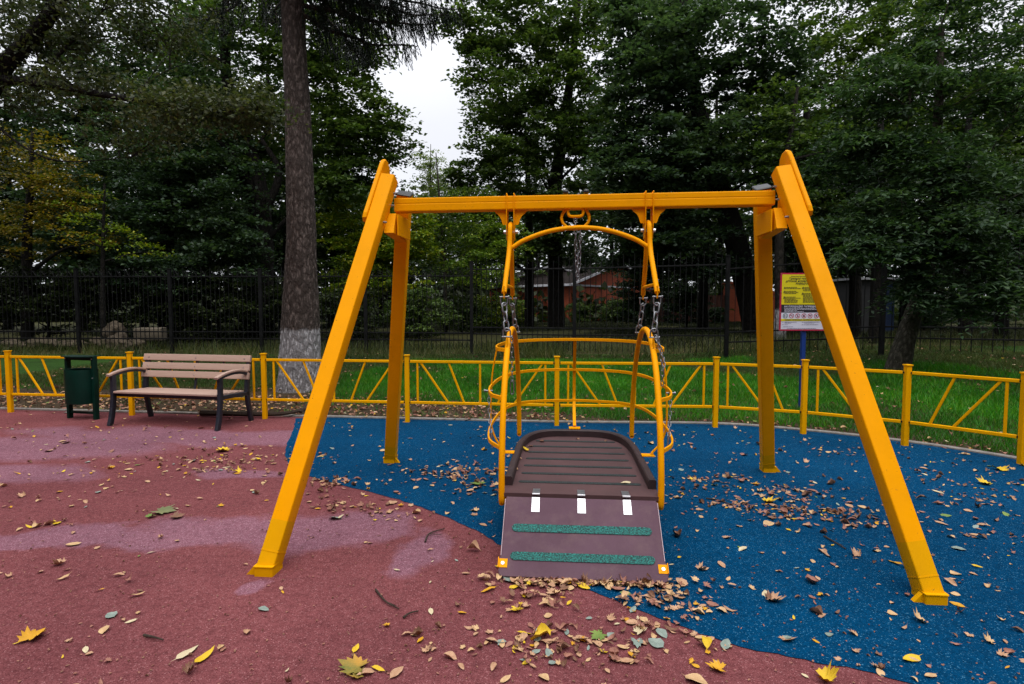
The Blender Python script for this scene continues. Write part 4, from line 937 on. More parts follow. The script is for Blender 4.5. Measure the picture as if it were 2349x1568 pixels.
# ------------------------------------------------------------------ hanging wheelchair platform
wc = empty('swing_carriage', SWC, SWA, 'yellow tube cage wheelchair swing seat with brown deck and ramp hanging from the beam', 'swing seat')
for sx in (-1, 1):
    c = sx * .492; o = sx * .012
    m = MB()
    for s in (-1, 1):
        m.tube(smooth_line([(c, s * .03, 2.098), (c, s * .056, 2.075), (c, s * .068, 2.03), (c + o * .2, s * .082, 1.95), (c + o * .4, s * .12, 1.87), (c + o * .9, s * .22, 1.74), (c + o * 1.4, s * .33, 1.60)], 5), .0175, 12)
        m.prism([(-.017, 1.56), (.017, 1.56), (.012, 1.52), (0, 1.51), (-.012, 1.52), (-.017, 1.64), (.017, 1.64)][:0] or [(-.016, 1.645), (.016, 1.645), (.017, 1.575), (.010, 1.56), (-.010, 1.56), (-.017, 1.575)], lambda u, v, w: (c + o * 1.4 + w - .004, s * .33 + u, v), .008)
    m.tube(smooth_line([(c, -.03, 2.098), (c, 0, 2.106), (c, .03, 2.098)], 4), .0175, 12)
    m.cyl((c + o * 1.2, -.29, 1.655), (c + o * 1.2, .29, 1.655), .012, 10)
    m.build('hanger', M_YEL, wc, 50)
m = MB(); m.tube(smooth_line([(-.478, -.075, 1.928), (-.38, -.075, 1.985), (-.2, -.075, 2.045), (0, -.075, 2.066), (.2, -.075, 2.045), (.38, -.075, 1.985), (.478, -.075, 1.928)], 6), .0165, 12); m.build('spreader_tube', M_YEL, wc, 50)
# side hoops
hoopz = [(-.715, .285), (-.733, .32), (-.733, .42), (-.725, .52), (-.70, .64), (-.655, .79), (-.59, .93), (-.51, 1.06), (-.41, 1.175), (-.30, 1.26), (-.17, 1.32), (0, 1.343)]
hoop = hoopz + [(-a, b) for a, b in hoopz[-2:3:-1]] + [(.722, .42), (.715, .40)]
for sx in (-1, 1):
    m = MB(); m.tube(smooth_line([(sx * .484, a, b) for a, b in hoop], 4), .0195, 14)
    for s in (-1, 1): m.prism([(-.014, 1.30), (.014, 1.30), (.014, 1.20), (.0, 1.19), (-.014, 1.20)], lambda u, v, w: (sx * .484 + w - .004, s * (.36) + u, v), .008)
    m.build('side_hoop', M_YEL, wc, 50)
# horizontal flat-bar rails wrapping round the back
def rail(z, pts, w=.026):
    m = MB(); q = [(-x, y, z) for x, y in pts] + [(x, y, z) for x, y in pts[-2::-1]] if pts[-1][0] == 0 else None
    q = [(-x, y, z) for x, y in pts] + [(x, y, z) for x, y in pts[-2::-1]]
    m.sweep(smooth_line(q, 6), rrect(w, .012, .002, 1), (0, 0, 1)); m.build('guard_rail', M_YEL, wc, 15)
rail(1.215, [(.495, -.375), (.555, -.30), (.585, -.13), (.592, .10), (.570, .38), (.50, .62), (.36, .80), (.18, .895), (0, .93)])
rail(.925, [(.498, -.60), (.575, -.48), (.622, -.25), (.632, .05), (.615, .40), (.56, .70), (.44, .94), (.24, 1.07), (0, 1.115)])
rail(.63, [(.500, -.70), (.585, -.52), (.625, -.25), (.637, .05), (.625, .45), (.575, .78), (.46, 1.0), (.25, 1.11), (0, 1.15)])
bar = rrect(.028, .010, .002, 1)
for sx in (-1, 1):
    m = MB(); m.sweep(smooth_line([(sx * .590, -.02, 1.215), (sx * .622, -.02, 1.05), (sx * .634, -.02, .925), (sx * .640, -.02, .76), (sx * .637, -.02, .63), (sx * .60, -.02, .52), (sx * .535, -.02, .442)], 5), bar, (0, 1, 0))
    m.box((sx * .51 - .045, -.055, .424), (sx * .51 + .045, .015, .432)); m.build('guard_upright', M_YEL, wc, 15)
m = MB(); m.sweep(smooth_line([(0, .935, 1.215), (0, 1.03, 1.08), (0, 1.12, .925), (0, 1.155, .76), (0, 1.15, .63), (0, 1.06, .52), (0, .90, .442)], 5), bar, (1, 0, 0))
m.box((-.05, .84, .424), (.05, .92, .432)); m.build('guard_upright', M_YEL, wc, 15)
# deck, raised rim
def deck_outline(o=0.0):
    pts = [(.478 - o, -.60)] + [(.478 - o, y) for y in (-.3, 0, .12)]
    for a in range(0, 91, 9):
        t = math.radians(a); n_ = .54
        pts.append(((.478 - o) * math.cos(t) ** n_, .14 + (.735 - o) * math.sin(t) ** .82))
    return pts
dk = [(x, y) for x, y in deck_outline(.01)]; dkp = [(.478, -.745), (.478, -.6)] + dk[1:] ; dkp = dkp + [(-x, y) for x, y in dkp[::-1][1:]]
m = MB(); m.prism(dkp, lambda u, v, w: (u, v, .335 + w), .026)
deck = m.build('deck', M_DECK, wc, 0)
ro, ri = deck_outline(0), deck_outline(.05)
ro = ro + [(-x, y) for x, y in ro[::-1][1:]]; ri = ri + [(-x, y) for x, y in ri[::-1][1:]]
vs = []; fs = []
for (xo, yo), (xi, yi) in zip(ro, ri):
    mo = .15; vs += [(xo, yo, .325), (xo, yo, .412), (xo + (xi - xo) * mo, yo + (yi - yo) * mo, .42), (xi - (xi - xo) * mo, yi - (yi - yo) * mo, .42), (xi, yi, .412), (xi, yi, .355)]
for i in range(len(ro) - 1):
    for q in range(5): fs.append((i * 6 + q, i * 6 + q + 1, (i + 1) * 6 + q + 1, (i + 1) * 6 + q))
fs += [(0, 1, 2, 3, 4, 5), tuple((len(ro) - 1) * 6 + q for q in (5, 4, 3, 2, 1, 0))]
m = MB(); m.add(vs, fs); m.build('rim', M_DECKRIM, wc, 35)
def pill(x0, x1, y0, y1, n=7):
    r = (y1 - y0) / 2; yc = (y0 + y1) / 2
    return [(x1 - r + r * math.cos(a), yc + r * math.sin(a)) for a in np.linspace(-math.pi / 2, math.pi / 2, n)] + [(x0 + r + r * math.cos(a), yc + r * math.sin(a)) for a in np.linspace(math.pi / 2, 1.5 * math.pi, n)]
for i in range(7):
    y = -.515 + i * .192; hw = .395 - (.035 if i >= 6 else 0) - .004 * i
    m = MB(); m.prism(pill(-hw, hw, y - .02, y + .02), lambda u, v, w: (u, v + .02 * u * 0, .3605 + w), .004)
    m.build('grip_strip', M_WORN if i else M_TEAL, deck, 0) if i else m.build('grip_strip', M_WORN, deck, 0)
m = MB(); m.sweep([(-.47, -.70, .315), (.47, -.70, .315)], rrect(.045, .04, .004, 1), (0, 1, 0)); m.sweep([(-.44, .3, .32), (.44, .3, .32)], rrect(.045, .03, .004, 1), (0, 1, 0)); m.build('deck_bearer', M_YEL, wc, 15)
# ramp hinged to the deck front
R0 = Vector((0, -.762, .345)); R1 = Vector((0, -1.135, .018)); rv = (R1 - R0); rl = rv.length; ru = rv.normalized(); rn = Vector((1, 0, 0)).cross(ru); rn = -rn if rn.z < 0 else rn
def onramp(u, v, w): p = R0 + ru * v + rn * w; return (u, p.y, p.z)
rc = .018
out_ = [(-.449, .006), (.449, .006), (.452, .02), (.452, rl * .76), (.463, rl * .785), (.463, rl - .03), (.455, rl - .008), (.44, rl), (-.44, rl), (-.455, rl - .008), (-.463, rl - .03), (-.463, rl * .785), (-.452, rl * .76), (-.452, .02)]
m = MB(); m.prism(out_, lambda u, v, w: onramp(u, v, w - .014), .022)
rp = m.build('ramp', M_RAMP, wc, 0)
bv = rp.modifiers.new('edge', 'BEVEL'); bv.width = .003; bv.segments = 2; bv.limit_method = 'ANGLE'; bv.angle_limit = math.radians(60)
for s in (-1, 1): m = MB(); m.prism([(s * .4535, .02), (s * .4565, .02), (s * .4565, rl * .76), (s * .4535, rl * .76)], lambda u, v, w: onramp(u, v, w - .012), .019); m.build('edge_band', M_DECKEDGE, rp, 0)
for v in (.208, .378):
    m = MB(); m.prism(pill(-.402, .402, v - .024, v + .024), lambda u, vv, w: onramp(u, vv - .004 * u, .0085 + w), .005); m.build('grip_strip', M_TEAL, rp, 0)
for x in (-.27, .005, .275):
    m = MB(); m.prism([(x - .0235, .008), (x + .0235, .008), (x + .0245, .105), (x - .0245, .105)], lambda u, v, w: onramp(u, v, .0085 + w), .003)
    m.cyl((x - .023, -.757, .362), (x + .023, -.757, .362), .006, 10)
    hg = m.build('hinge', simple('hinge_plate', (.70, .70, .74), .35, .35, .08, 30) if 'hinge_plate' not in bpy.data.materials else bpy.data.materials['hinge_plate'], rp, 15)
    m = MB(); m.box((x - .0225, -.752, .3615), (x + .0225, -.66, .3645)); m.build('worn_leaf', M_STEEL, hg, 0)
    m = MB()
    for (dx, v) in ((-.013, .025), (.013, .025), (0, .055), (0, .083)):
        a, b = Vector(onramp(x + dx, v, .0115)), Vector(onramp(x + dx, v, .0145)); m.cyl(a, b, .0072, 12); m.cyl(b, b + (b - a) * .4, .003, 6, 1)
    m.build('screw', [M_CHROME, M_BLACKPL], hg, 30)
for s in (-1, 1):
    m = MB(); m.prism([(s * .415, .398), (s * .463, .398), (s * .463, .448), (s * .415, .448)], lambda u, v, w: onramp(u, v, .0085 + w), .003)
    m.prism([(s * .4635, .392), (s * .4675, .392), (s * .4675, .448), (s * .4635, .448)], lambda u, v, w: onramp(u, v, w - .016), .036)
    cb_ = m.build('corner_bracket', M_YEL, rp, 0)
    m = MB(); a = Vector(onramp(s * .441, rl * 0 + .424, .0115)); b = Vector(onramp(s * .441, rl * 0 + .424, .0155)); m.cyl(a, b, .010, 12); m.build('bolt', M_CHROME, cb_, 30)
# chains of the carriage
for sx in (-1, 1):
    for s in (-1, 1):
        a = Vector((sx * .509, s * .33, 1.56)); b = Vector((sx * .484 + sx * .004, s * .36, 1.315))
        m = MB(); shackle(m, a + Vector((0, 0, .012)), .023, .035, .0052)
        chain(m, [a + Vector((0, 0, -.032)), b + Vector((0, 0, .03))], .082, .047, .0062, 1.57)
        shackle(m, b + Vector((0, 0, -.012)), .024, .035, .0052, False); m.build('chain', M_STEEL, wc, 60)
m = MB(); p0 = Vector((-.455, -.365, 1.30)); chain(m, [p0, p0 + Vector((.004, 0, -.30))], .042, .024, .0032)
e_ = p0 + Vector((.004, 0, -.32)); m.tube(smooth_line([e_ + Vector((0, 0, .03)), e_ + Vector((.010, 0, .01)), e_ + Vector((.010, 0, -.05)), e_ + Vector((0, 0, -.066)), e_ + Vector((-.010, 0, -.05)), e_ + Vector((-.010, 0, .01))], 4, True), .0042, 7, 0, True); m.build('safety_chain', M_STEEL, wc, 60)
m = MB(); p0 = Vector((.49, -.39, 1.32)); chain(m, [p0, p0 + Vector((.03, -.02, -.09)), p0 + Vector((.045, -.03, -.22)), p0 + Vector((.045, -.03, -.33))], .042, .024, .0032)
chain(m, [p0 + Vector((.012, 0, -.02)), p0 + Vector((.06, -.0, -.16)), p0 + Vector((.05, -.03, -.24))], .042, .024, .0032); m.build('safety_chain', M_STEEL, wc, 60)
for sx in (-1, 1):
    m = MB(); p0 = Vector((sx * .632, -.20, .90)); m.cyl(p0 + Vector((sx * -.03, 0, .012)), p0 + Vector((sx * .03, 0, .012)), .006, 8); m.cyl(p0 + Vector((sx * .022, 0, .012)), p0 + Vector((sx * .032, 0, .012)), .011, 8)
    chain(m, [p0, p0 + Vector((-sx * .012, -.05, -.16)), p0 + Vector((-sx * .03, -.12, -.27))], .042, .024, .0032)
    e_ = p0 + Vector((-sx * .034, -.13, -.30)); m.tube([e_ + Vector((0, 0, .04)), e_ + Vector((-sx * .01, -.02, -.06))], .008, 8); m.build('tether_chain', M_STEEL, wc, 60)
# free chain looped under the beam ring
hc = empty('hanging_chain', (SWC[0], SWC[1], 0), SWA, 'thin galvanised chain hanging in a doubled loop from the ring under the beam', 'chain')
m = MB(); chain(m, [(-.026, -.02, 2.145), (-.022, -.02, 2.0), (-.016, -.015, 1.85), (-.008, -.01, 1.72)], .047, .027, .0038)
chain(m, [(.012, .01, 2.06), (.010, .005, 1.95), (.004, 0, 1.8), (-.004, -.005, 1.70)], .047, .027, .0038); m.build('chain', M_STEEL, hc, 60)

# ------------------------------------------------------------------ bench
bc = empty('park_bench', (-4.285, 7.33, 0), -math.radians(11.2), 'park bench with pinkish slats and dark iron frame beside the green bin', 'bench')
def curve_leg(pts, w, t, x, m): m.sweep(smooth_line([(x, a, b) for a, b in pts], 5), rrect(t, w, .006, 2), (1, 0, 0))
for sx in (-1, 1):
    x = sx * .775; m = MB()
    curve_leg([(-.335, 0), (-.30, .12), (-.272, .30), (-.262, .46), (-.262, .625)], .06, .045, x, m)
    curve_leg([(.31, 0), (.275, .15), (.245, .32), (.24, .45), (.265, .62), (.305, .84)], .058, .045, x, m)
    m.sweep([(x, -.25, .395), (x, .25, .375)], rrect(.045, .05, .004, 1), (1, 0, 0))
    curve_leg([(-.30, .622), (-.15, .656), (0, .668), (.15, .655), (.26, .625)], .028, .04, x, m)
    m.build('side_frame', M_BENCHFE, bc, 30)
    m = MB(); curve_leg([(-.335, .64), (-.22, .672), (-.08, .694), (.06, .696), (.17, .682), (.25, .66)], .026, .055, x, m); m.build('armrest', M_SLAT, bc, 30)
m = MB(); m.sweep([(-.77, -.21, .385), (.77, -.21, .385)], rrect(.05, .04, .004, 1), (0, 0, 1)); m.sweep([(-.77, .2, .37), (.77, .2, .37)], rrect(.04, .04, .004, 1), (0, 0, 1)); m.sweep([(0, -.21, .38), (0, .22, .37), (0, .25, .5), (0, .30, .83)], rrect(.035, .02, .003, 1), (1, 0, 0))
for x in (-.4, .4): m.sweep([(x, .252, .55), (x, .305, .84)], rrect(.03, .012, .003, 1), (1, 0, 0))
m.build('cross_rail', M_BENCHFE, bc, 15)
for i, y in enumerate((-.245, -.135, -.025, .085, .19)):
    m = MB(); z = .424 - .006 * i; m.sweep([(-.745, y, z), (.745, y, z)], rrect(.098, .028, .007, 3), (0, 1, 0)); m.build('seat_slat', M_SLAT, bc, 15)
for y, z in ((.232, .605), (.254, .715), (.278, .828)):
    m = MB(); m.sweep([(-.815, y, z), (.815, y, z)], rrect(.026, .088, .007, 3), Vector((0, 1, -.22)).normalized()); s_ = m.build('back_slat', M_SLAT, bc, 15)
    m = MB()
    for x in (-.73, 0, .73): m.cyl((x, y - .012, z), (x, y - .018, z - .001), .009, 10)
    m.build('screw', M_CHROME, s_, 30)

# ------------------------------------------------------------------ litter bin
bn = empty('litter_bin', (-5.80, 7.62, 0), -math.radians(14), 'dark green metal litter bin on two posts beside the bench', 'bin')
for sx in (-1, 1):
    m = MB(); m.sweep([(sx * .225, 0, 0), (sx * .225, 0, .842)], rrect(.045, .06, .005, 2), (1, 0, 0)); m.build('post', M_GREEN, bn, 15)
m = MB()
lid = [(-.245, .09), (.245, .09), (.248, 0), (.235, -.085), (.12, -.13), (0, -.145), (-.12, -.13), (-.235, -.085), (-.248, 0)]
m.prism(lid, lambda u, v, w: (u, v, .842 + w), .012)
m.prism([(-.2, -.02), (.2, -.02), (.2, .04), (-.2, .04)], lambda u, v, w: (u, v, .795 + w), .046); m.build('lid', M_GREEN, bn, 15)
m = MB(); m.sweep([(-.205, 0, .085), (.205, 0, .085)], rrect(.03, .03, .004, 1), (0, 0, 1)); m.build('foot_rail', M_GREEN, bn, 15)
vs = []; fs = []; nb = 32
for z, rx, ry, in ((.215, .190, .150), (.222, .196, .156), (.665, .198, .160), (.675, .196, .158), (.668, .188, .15), (.24, .186, .146)):
    for j in range(nb): a = 2 * math.pi * j / nb; vs.append((rx * math.copysign(abs(math.cos(a)) ** .8, math.cos(a)), ry * math.copysign(abs(math.sin(a)) ** .8, math.sin(a)), z))
for i in range(5):
    for j in range(nb): q = (j + 1) % nb; fs.append((i * nb + j, i * nb + q, (i + 1) * nb + q, (i + 1) * nb + j))
fs.append(tuple(range(nb))); fs.append(tuple(5 * nb + j for j in range(nb)))
m = MB(); m.add(vs, fs); m.build('bucket', M_GREEN, bn, 35)
for sx in (-1, 1):
    for z in (.815, .56): m = MB(); m.cyl((sx * .225, -.03, z), (sx * .225, -.038, z), .009, 10); m.build('bolt', M_CHROME, bn, 30)

# ------------------------------------------------------------------ notice board
sg = empty('notice_board', (4.335, 8.46, 0), 0, 'playground rules notice board in a crimson frame on a blue post behind the yellow fence', 'sign')
m = MB(); m.sweep([(0, 0, -.1), (0, 0, 1.5)], rrect(.058, .058, .005, 2), (1, 0, 0)); m.build('post', M_BLUEPOST, sg, 15)
SX0, SX1, SZ0, SZ1 = -.384, .312, 1.158, 2.008
C_CRIM = simple('crimson_border', (.42, .01, .05), .5, 0, .06); C_YEL = simple('notice_yellow', (.68, .58, .008), .5, 0, .03); C_BLK = simple('notice_black', (.018, .016, .022), .5, 0, .1)
C_WHT = simple('notice_white', (.62, .62, .74), .5, 0, .03); C_GRN = simple('notice_green', (.02, .16, .13), .5, 0, .05); C_INK = simple('notice_ink', (.03, .025, .02), .6, 0, .1); C_PUR = simple('notice_small_ink', (.22, .21, .30), .6, 0, .1)
C_OCH = simple('notice_ochre', (.62, .46, .02), .5, 0, .03)
m = MB(); m.box((SX0, -.052, SZ0), (SX1, -.040, SZ1)); bd = m.build('board', C_CRIM, sg, 0)
YF = -.0535
def panel_(name, x0, z0, x1, z1, mt, y=YF):
    m = MB(); m.box((x0, y, z0), (x1, -.0515, z1)); return m.build(name, mt, bd, 0)
bx0, bx1 = SX0 + .022, SX1 - .022
panel_('yellow_panel', bx0, 1.545, bx1, SZ1 - .022, C_YEL); panel_('black_band', bx0, 1.425, bx1, 1.545, C_BLK); panel_('white_panel', bx0, SZ0 + .022, bx1, 1.425, C_WHT)
panel_('yellow_band', bx0, 1.302, bx1, 1.333, C_YEL, -.0560)
def text(s, x, z, size, mt, align='LEFT', shear=.25, y=-.0562, bold=.0, sx=1.0):
    cu = bpy.data.curves.new('lettering', 'FONT'); cu.body = s; cu.size = size; cu.align_x = align; cu.shear = shear; cu.offset = bold; cu.extrude = .0003
    cu.materials.append(mt); o = bpy.data.objects.new('lettering', cu); COL.objects.link(o); o.parent = bd
    o.location = (x, y, z); o.rotation_euler = (math.pi / 2, 0, 0); o.scale = (sx, 1, 1); return o
xm = (SX0 + SX1) / 2
text('Уважаемые посетители, ознакомьтесь', xm, 1.950, .021, C_INK, 'CENTER', .2, bold=.0003)
text('Правила эксплуатации', xm, 1.913, .041, C_INK, 'CENTER', bold=.0007)
text('детской игровой площадки', xm, 1.876, .041, C_INK, 'CENTER', bold=.0007)
text('ВНИМАНИЕ!', xm, 1.836, .042, C_INK, 'CENTER', bold=.0009)
text('НА ПЛОЩАДКЕ ЗАПРЕЩАЕТСЯ', xm - .01, 1.503, .036, C_WHT, 'CENTER', bold=.0007)
text('НОМЕРА ТЕЛЕФОНОВ ЭКСТРЕННЫХ ВЫЗОВОВ', xm, 1.311, .0235, C_INK, 'CENTER', y=-.0585, bold=.0008)
for s, x, z in (('1', bx0 + .02, 1.785), ('2', bx0 + .02, 1.73), ('3', bx0 + .02, 1.645), ('4', bx0 + .29, 1.785), ('5', bx0 + .29, 1.70)): text(s, x, z - .012, .042, C_INK, bold=.0014)
tr = random.Random(8)
def small_lines(name, rows, mt, h=.0075, y=-.0565):
    m = MB()
    for (x0, x1, z) in rows:                       # unreadable small print: short word dashes
        x = x0
        while x < x1 - .01:
            w = tr.uniform(.012, .04); m.box((x, y, z), (min(x + w, x1), -.0533, z + h)); x += w + .007
    tag(m.build(name, mt, bd, 0), kind='stuff')
rows = []
for z, n_ in ((1.793, 2), (1.737, 3), (1.652, 6)):
    for q in range(n_): rows.append((bx0 + .042, bx0 + .042 + tr.uniform(.16, .235), z - .0165 * q))
for z, n_ in ((1.793, 4), (1.708, 9)):
    for q in range(n_): rows.append((bx0 + .315, bx0 + .315 + tr.uniform(.2, .32), z - .0165 * q))
small_lines('small_print', rows, C_INK)
small_lines('small_print', [(bx0 + .045, bx0 + .5, 1.484), (bx0 + .045, bx0 + .56, 1.469), (bx0 + .045, bx0 + .24, 1.453), (bx0 + .045, bx0 + .33, 1.437)], C_WHT, .006)
small_lines('small_print', [(bx0 + .02, bx0 + .04, 1.283), (bx0 + .055, bx0 + .23, 1.283), (bx0 + .055, bx0 + .15, 1.270), (bx0 + .31, bx0 + .33, 1.283), (bx0 + .345, bx0 + .57, 1.283), (bx0 + .345, bx0 + .49, 1.270), (bx0 + .02, bx0 + .04, 1.246), (bx0 + .055, bx0 + .1, 1.246), (bx0 + .31, bx0 + .33, 1.246), (bx0 + .345, bx0 + .55, 1.246), (bx0 + .035, bx0 + .18, 1.215), (bx0 + .09, bx0 + .52, 1.190)], C_PUR, .006)
for i in range(7):
    cx = bx0 + .062 + i * .0915; cz = 1.379; rr_ = .036
    m = MB(); m.tube([(cx + (rr_ - .004) * math.cos(a), -.0545, cz + (rr_ - .004) * math.sin(a)) for a in np.linspace(0, 2 * math.pi, 28)[:-1]], .0038, 5, 0, True)
    if i: m.sweep([(cx - .024, -.0548, cz + .024), (cx + .024, -.0548, cz - .024)], rrect(.006, .003, .001, 1), (1, 0, 1))
    # small dark glyph: two walkers, cigarette, bottle, fire, dog, ball, bicycle
    g = 1
    if i == 0:
        for dx, h in ((-.010, .036), (.012, .026)): m.box((cx + dx - .0045, -.0545, cz - .02), (cx + dx + .0045, -.0533, cz - .02 + h * .75), 1); m.ball((cx + dx, -.0538, cz - .02 + h * .9), .0045, 1, 5)
    elif i == 1: m.box((cx - .018, -.0543, cz - .003), (cx + .018, -.0533, cz + .004), 1)
    elif i == 2: m.box((cx - .006, -.0543, cz - .02), (cx + .006, -.0533, cz + .006), 1); m.box((cx - .002, -.0543, cz + .006), (cx + .003, -.0533, cz + .02), 1)
    elif i == 3: m.prism([(-.013, -.018), (.013, -.018), (.011, .0), (.003, .02), (-.004, .006), (-.009, .012)], lambda u, v, w: (cx + u, -.0543 + w, cz + v), .001, 1)
    elif i == 4: m.prism([(-.018, .006), (.01, .006), (.016, .013), (.02, .004), (.012, -.002), (.012, -.016), (.006, -.016), (.004, -.006), (-.01, -.006), (-.012, -.016), (-.017, -.016)], lambda u, v, w: (cx + u, -.0543 + w, cz + v), .001, 1)
    else: m.ball((cx, -.053, cz), .012, 1, 6)
    m.build('pictogram', [C_GRN if i == 0 else C_CRIM, C_INK], bd, 30)
for x, z in [(x, z) for x in (SX0 + .012, xm, SX1 - .012) for z in (SZ0 + .012, SZ1 - .012)] + [(x, z) for z in (1.43, 1.73) for x in (SX0 + .012, SX1 - .012)]:
    m = MB(); m.cyl((x, -.052, z), (x, -.056, z), .006, 8); m.build('rivet', M_CHROME, bd, 30)
dg_ = bpy.context.evaluated_depsgraph_get()
for o in [o for o in COL.objects if o.type == 'FONT']:          # lettering as real meshes
    me = bpy.data.meshes.new_from_object(o.evaluated_get(dg_)); n_ = bpy.data.objects.new('lettering', me); COL.objects.link(n_)
    n_.parent = bd; n_.location = o.location; n_.rotation_euler = o.rotation_euler; n_.scale = o.scale; bpy.data.objects.remove(o)

# ------------------------------------------------------------------ branch and twigs
def stick(name, pts, r0, r1, label, cat, forks=()):
    m = MB(); q = smooth_line(pts, 4); n_ = len(q); m.sweep(q, circ(1, 6), None, 0, False, [r0 + (r1 - r0) * i / (n_ - 1) for i in range(n_)])
    for fp in forks: m.sweep(smooth_line(fp, 3), circ(1, 5), None, 0, False, [r1 * 1.2 + (r1 * .4 - r1 * 1.2) * i / ((len(fp) - 1) * 3) for i in range((len(fp) - 1) * 3 + 1)])
    o = m.build(name, M_TWIG, None, 50); return tag(o, label, cat)
def g_(x, y, z): p = G(x, y); return (p.x, p.y, z)
stick('fallen_branch', [g_(462, 955, .05), g_(520, 957, .055), g_(590, 958, .05), g_(660, 957, .06), g_(715, 950, .10)], .045, .02, 'thick fallen branch lying on the kerb behind the bench', 'branch', [[g_(690, 955, .06), g_(712, 945, .16), g_(735, 930, .25)]])
TG = [((862, 1355), (885, 1385), (915, 1400), 'dark curved twig on the red rubber right of the front left foot'), ((975, 1245), (985, 1228), (1020, 1215), 'forked brown twig among leaves on red rubber near the blue edge'),
      ((690, 925), (700, 915), (712, 905), 'short twig sticking up by the branch behind the bench'), ((925, 1420), (940, 1412), (960, 1405), 'short straight twig left of the leaf drift'), ((1890, 1232), (1910, 1245), (1940, 1262), 'thin curved twig on the blue rubber near the right front leg'),
      ((1620, 1145), (1645, 1150), (1680, 1160), 'dark twig on the blue rubber right of the ramp'), ((330, 1460), (355, 1468), (375, 1472), 'small dark twig on the red rubber at the bottom left'), ((690, 1012), (705, 1006), (725, 1000), 'thin twig lying on red rubber in front of the bench')]
for a, b, c, lb in TG:
    stick('twig', [g_(*a, .008), g_(*b, .014), g_(*c, .01)], .006, .003, lb, 'twig', [[g_(*b, .012), g_(b[0] + (c[0] - b[0]) * .6 + 8, b[1] + (c[1] - b[1]) * .3 + 9, .02)] ] if 'forked' in lb or 'curved' in lb else ())

# ------------------------------------------------------------------ fallen leaves
def leaf_mesh(kind, curl, seed):
    """unit-length leaf lying near z=0; returns verts, tri/quads"""
    r = random.Random(seed); vs = []; fs = []
    if kind == 'maple':
        lob = [(0, 1.0), (17, .62), (24, .78), (40, .50), (52, .88), (66, .60), (78, .70), (95, .42), (108, .62), (124, .46), (140, .55), (160, .22), (176, .10)]
        ang = [(a, q * r.uniform(.92, 1.06)) for a, q in lob]; ol = ang + [(-a, q * r.uniform(.92, 1.06)) for a, q in ang[:0:-1]]
        vs.append((0, 0, 0)); k_ = len(ol)
        for f in (.5, 1.0):
            for a, q in ol:
                t = math.radians(a); vs.append((math.cos(t) * q * f * .62, math.sin(t) * q * f * .62, 0))
        for i in range(k_):
            j = (i + 1) % k_; fs.append((0, 1 + i, 1 + j)); fs.append((1 + i, 1 + k_ + i, 1 + k_ + j)); fs.append((1 + i, 1 + k_ + j, 1 + j))
    else:
        wd = {'oval': .26, 'round': .42, 'narrow': .16}[kind]; n_ = 6
        for i in range(n_ + 1):
            t = i / n_; w = wd * (math.sin(math.pi * min(1, t ** .8)) ** .8 if 0 < t < 1 else .02)
            for s in (-1, -.5, 0, .5, 1): vs.append((t - .5, s * w * r.uniform(.9, 1.1), 0))
        for i in range(n_):
            for j in range(4): q = i * 5 + j; fs.append((q, q + 1, q + 6)); fs.append((q, q + 6, q + 5))
        b = len(vs); vs += [(-.5, -.012, 0), (-.5, .012, 0), (-.72, .04, .01)]; fs.append((b, b + 1, b + 2))
    kx = curl * r.uniform(-.6, 1.4); ky = curl * r.uniform(.5, 1.8); tw = curl * r.uniform(-1, 1); o = []
    for x, y, z in vs:
        z2 = kx * x * x * .8 + ky * y * y * 1.6 + tw * x * y * 1.2 + curl * .10 * mnoise.noise(Vector((x * 4 + seed, y * 4, 0)))
        sh = 1 - min(.6, abs(ky) * .45 * abs(y) * 1.5)
        o.append((x * (1 - .2 * abs(kx) * abs(x)), y * sh, z2))
    zm = min(p[2] for p in o); return np.array([(x, y, z - zm + .02) for x, y, z in o]), np.array(fs)
def leafcol(name, cols):
    return leafmat(name, cols, .6, .15, 0)
def veined(name, c1, c2, sc=14):
    m, t, b = new_mat(name); t.links.new(ramp(t, noise(t, sc * .5, 6, .7), [(.38, c1), (.62, c2)]), b.inputs['Base Color']); b.inputs['Roughness'].default_value = .6; b.inputs['Specular IOR Level'].default_value = .3; return m
FM = {'tan': [veined('tan_leaf', (.38, .21, .12), (.54, .33, .20), 4), veined('tan_leaf_pale', (.46, .28, .14), (.62, .42, .22), 4)],
      'brown': [veined('brown_leaf', (.15, .075, .045), (.26, .13, .08), 4), veined('reddish_brown_leaf', (.25, .105, .075), (.38, .18, .125), 4)],
      'yellow': [veined('yellow_leaf', (.55, .34, .015), (.74, .52, .03), 3), veined('amber_leaf', (.50, .24, .012), (.66, .36, .02), 3)],
      'pale': [veined('pale_cream_leaf', (.50, .42, .26), (.66, .56, .36), 3)],
      'greygreen': [veined('grey_green_leaf', (.17, .22, .19), (.27, .33, .29), 3)],
      'green': [veined('green_leaf', (.10, .17, .035), (.20, .28, .06), 3)]}
BASES = {}
for col_, spec in {'tan': [('round', .6), ('oval', .8), ('oval', .25), ('maple', 1.0), ('round', .2), ('narrow', .7), ('maple', .4)], 'brown': [('maple', 1.6), ('oval', 1.3), ('oval', .6), ('round', 1.1), ('maple', .7), ('narrow', .9)], 'yellow': [('oval', .4), ('narrow', .5), ('maple', .6)],
                   'pale': [('oval', .35), ('narrow', .4)], 'greygreen': [('oval', .25), ('round', .3)], 'green': [('oval', .3), ('narrow', .35)]}.items():
    L_ = []
    for i, (kd_, cu_) in enumerate(spec):
        for s_ in (1, 2, 3): L_.append(leaf_mesh(kd_, cu_, hash((len(col_), i, s_)) % 97 + i * 7 + s_) + (FM[col_][(i + s_) % len(FM[col_])],))
    BASES[col_] = L_
WEI = (['tan'] * 50 + ['brown'] * 20 + ['yellow'] * 12 + ['pale'] * 8 + ['greygreen'] * 6 + ['green'] * 2)
lv = []                                                     # (x, y, z, size, colour, zone)
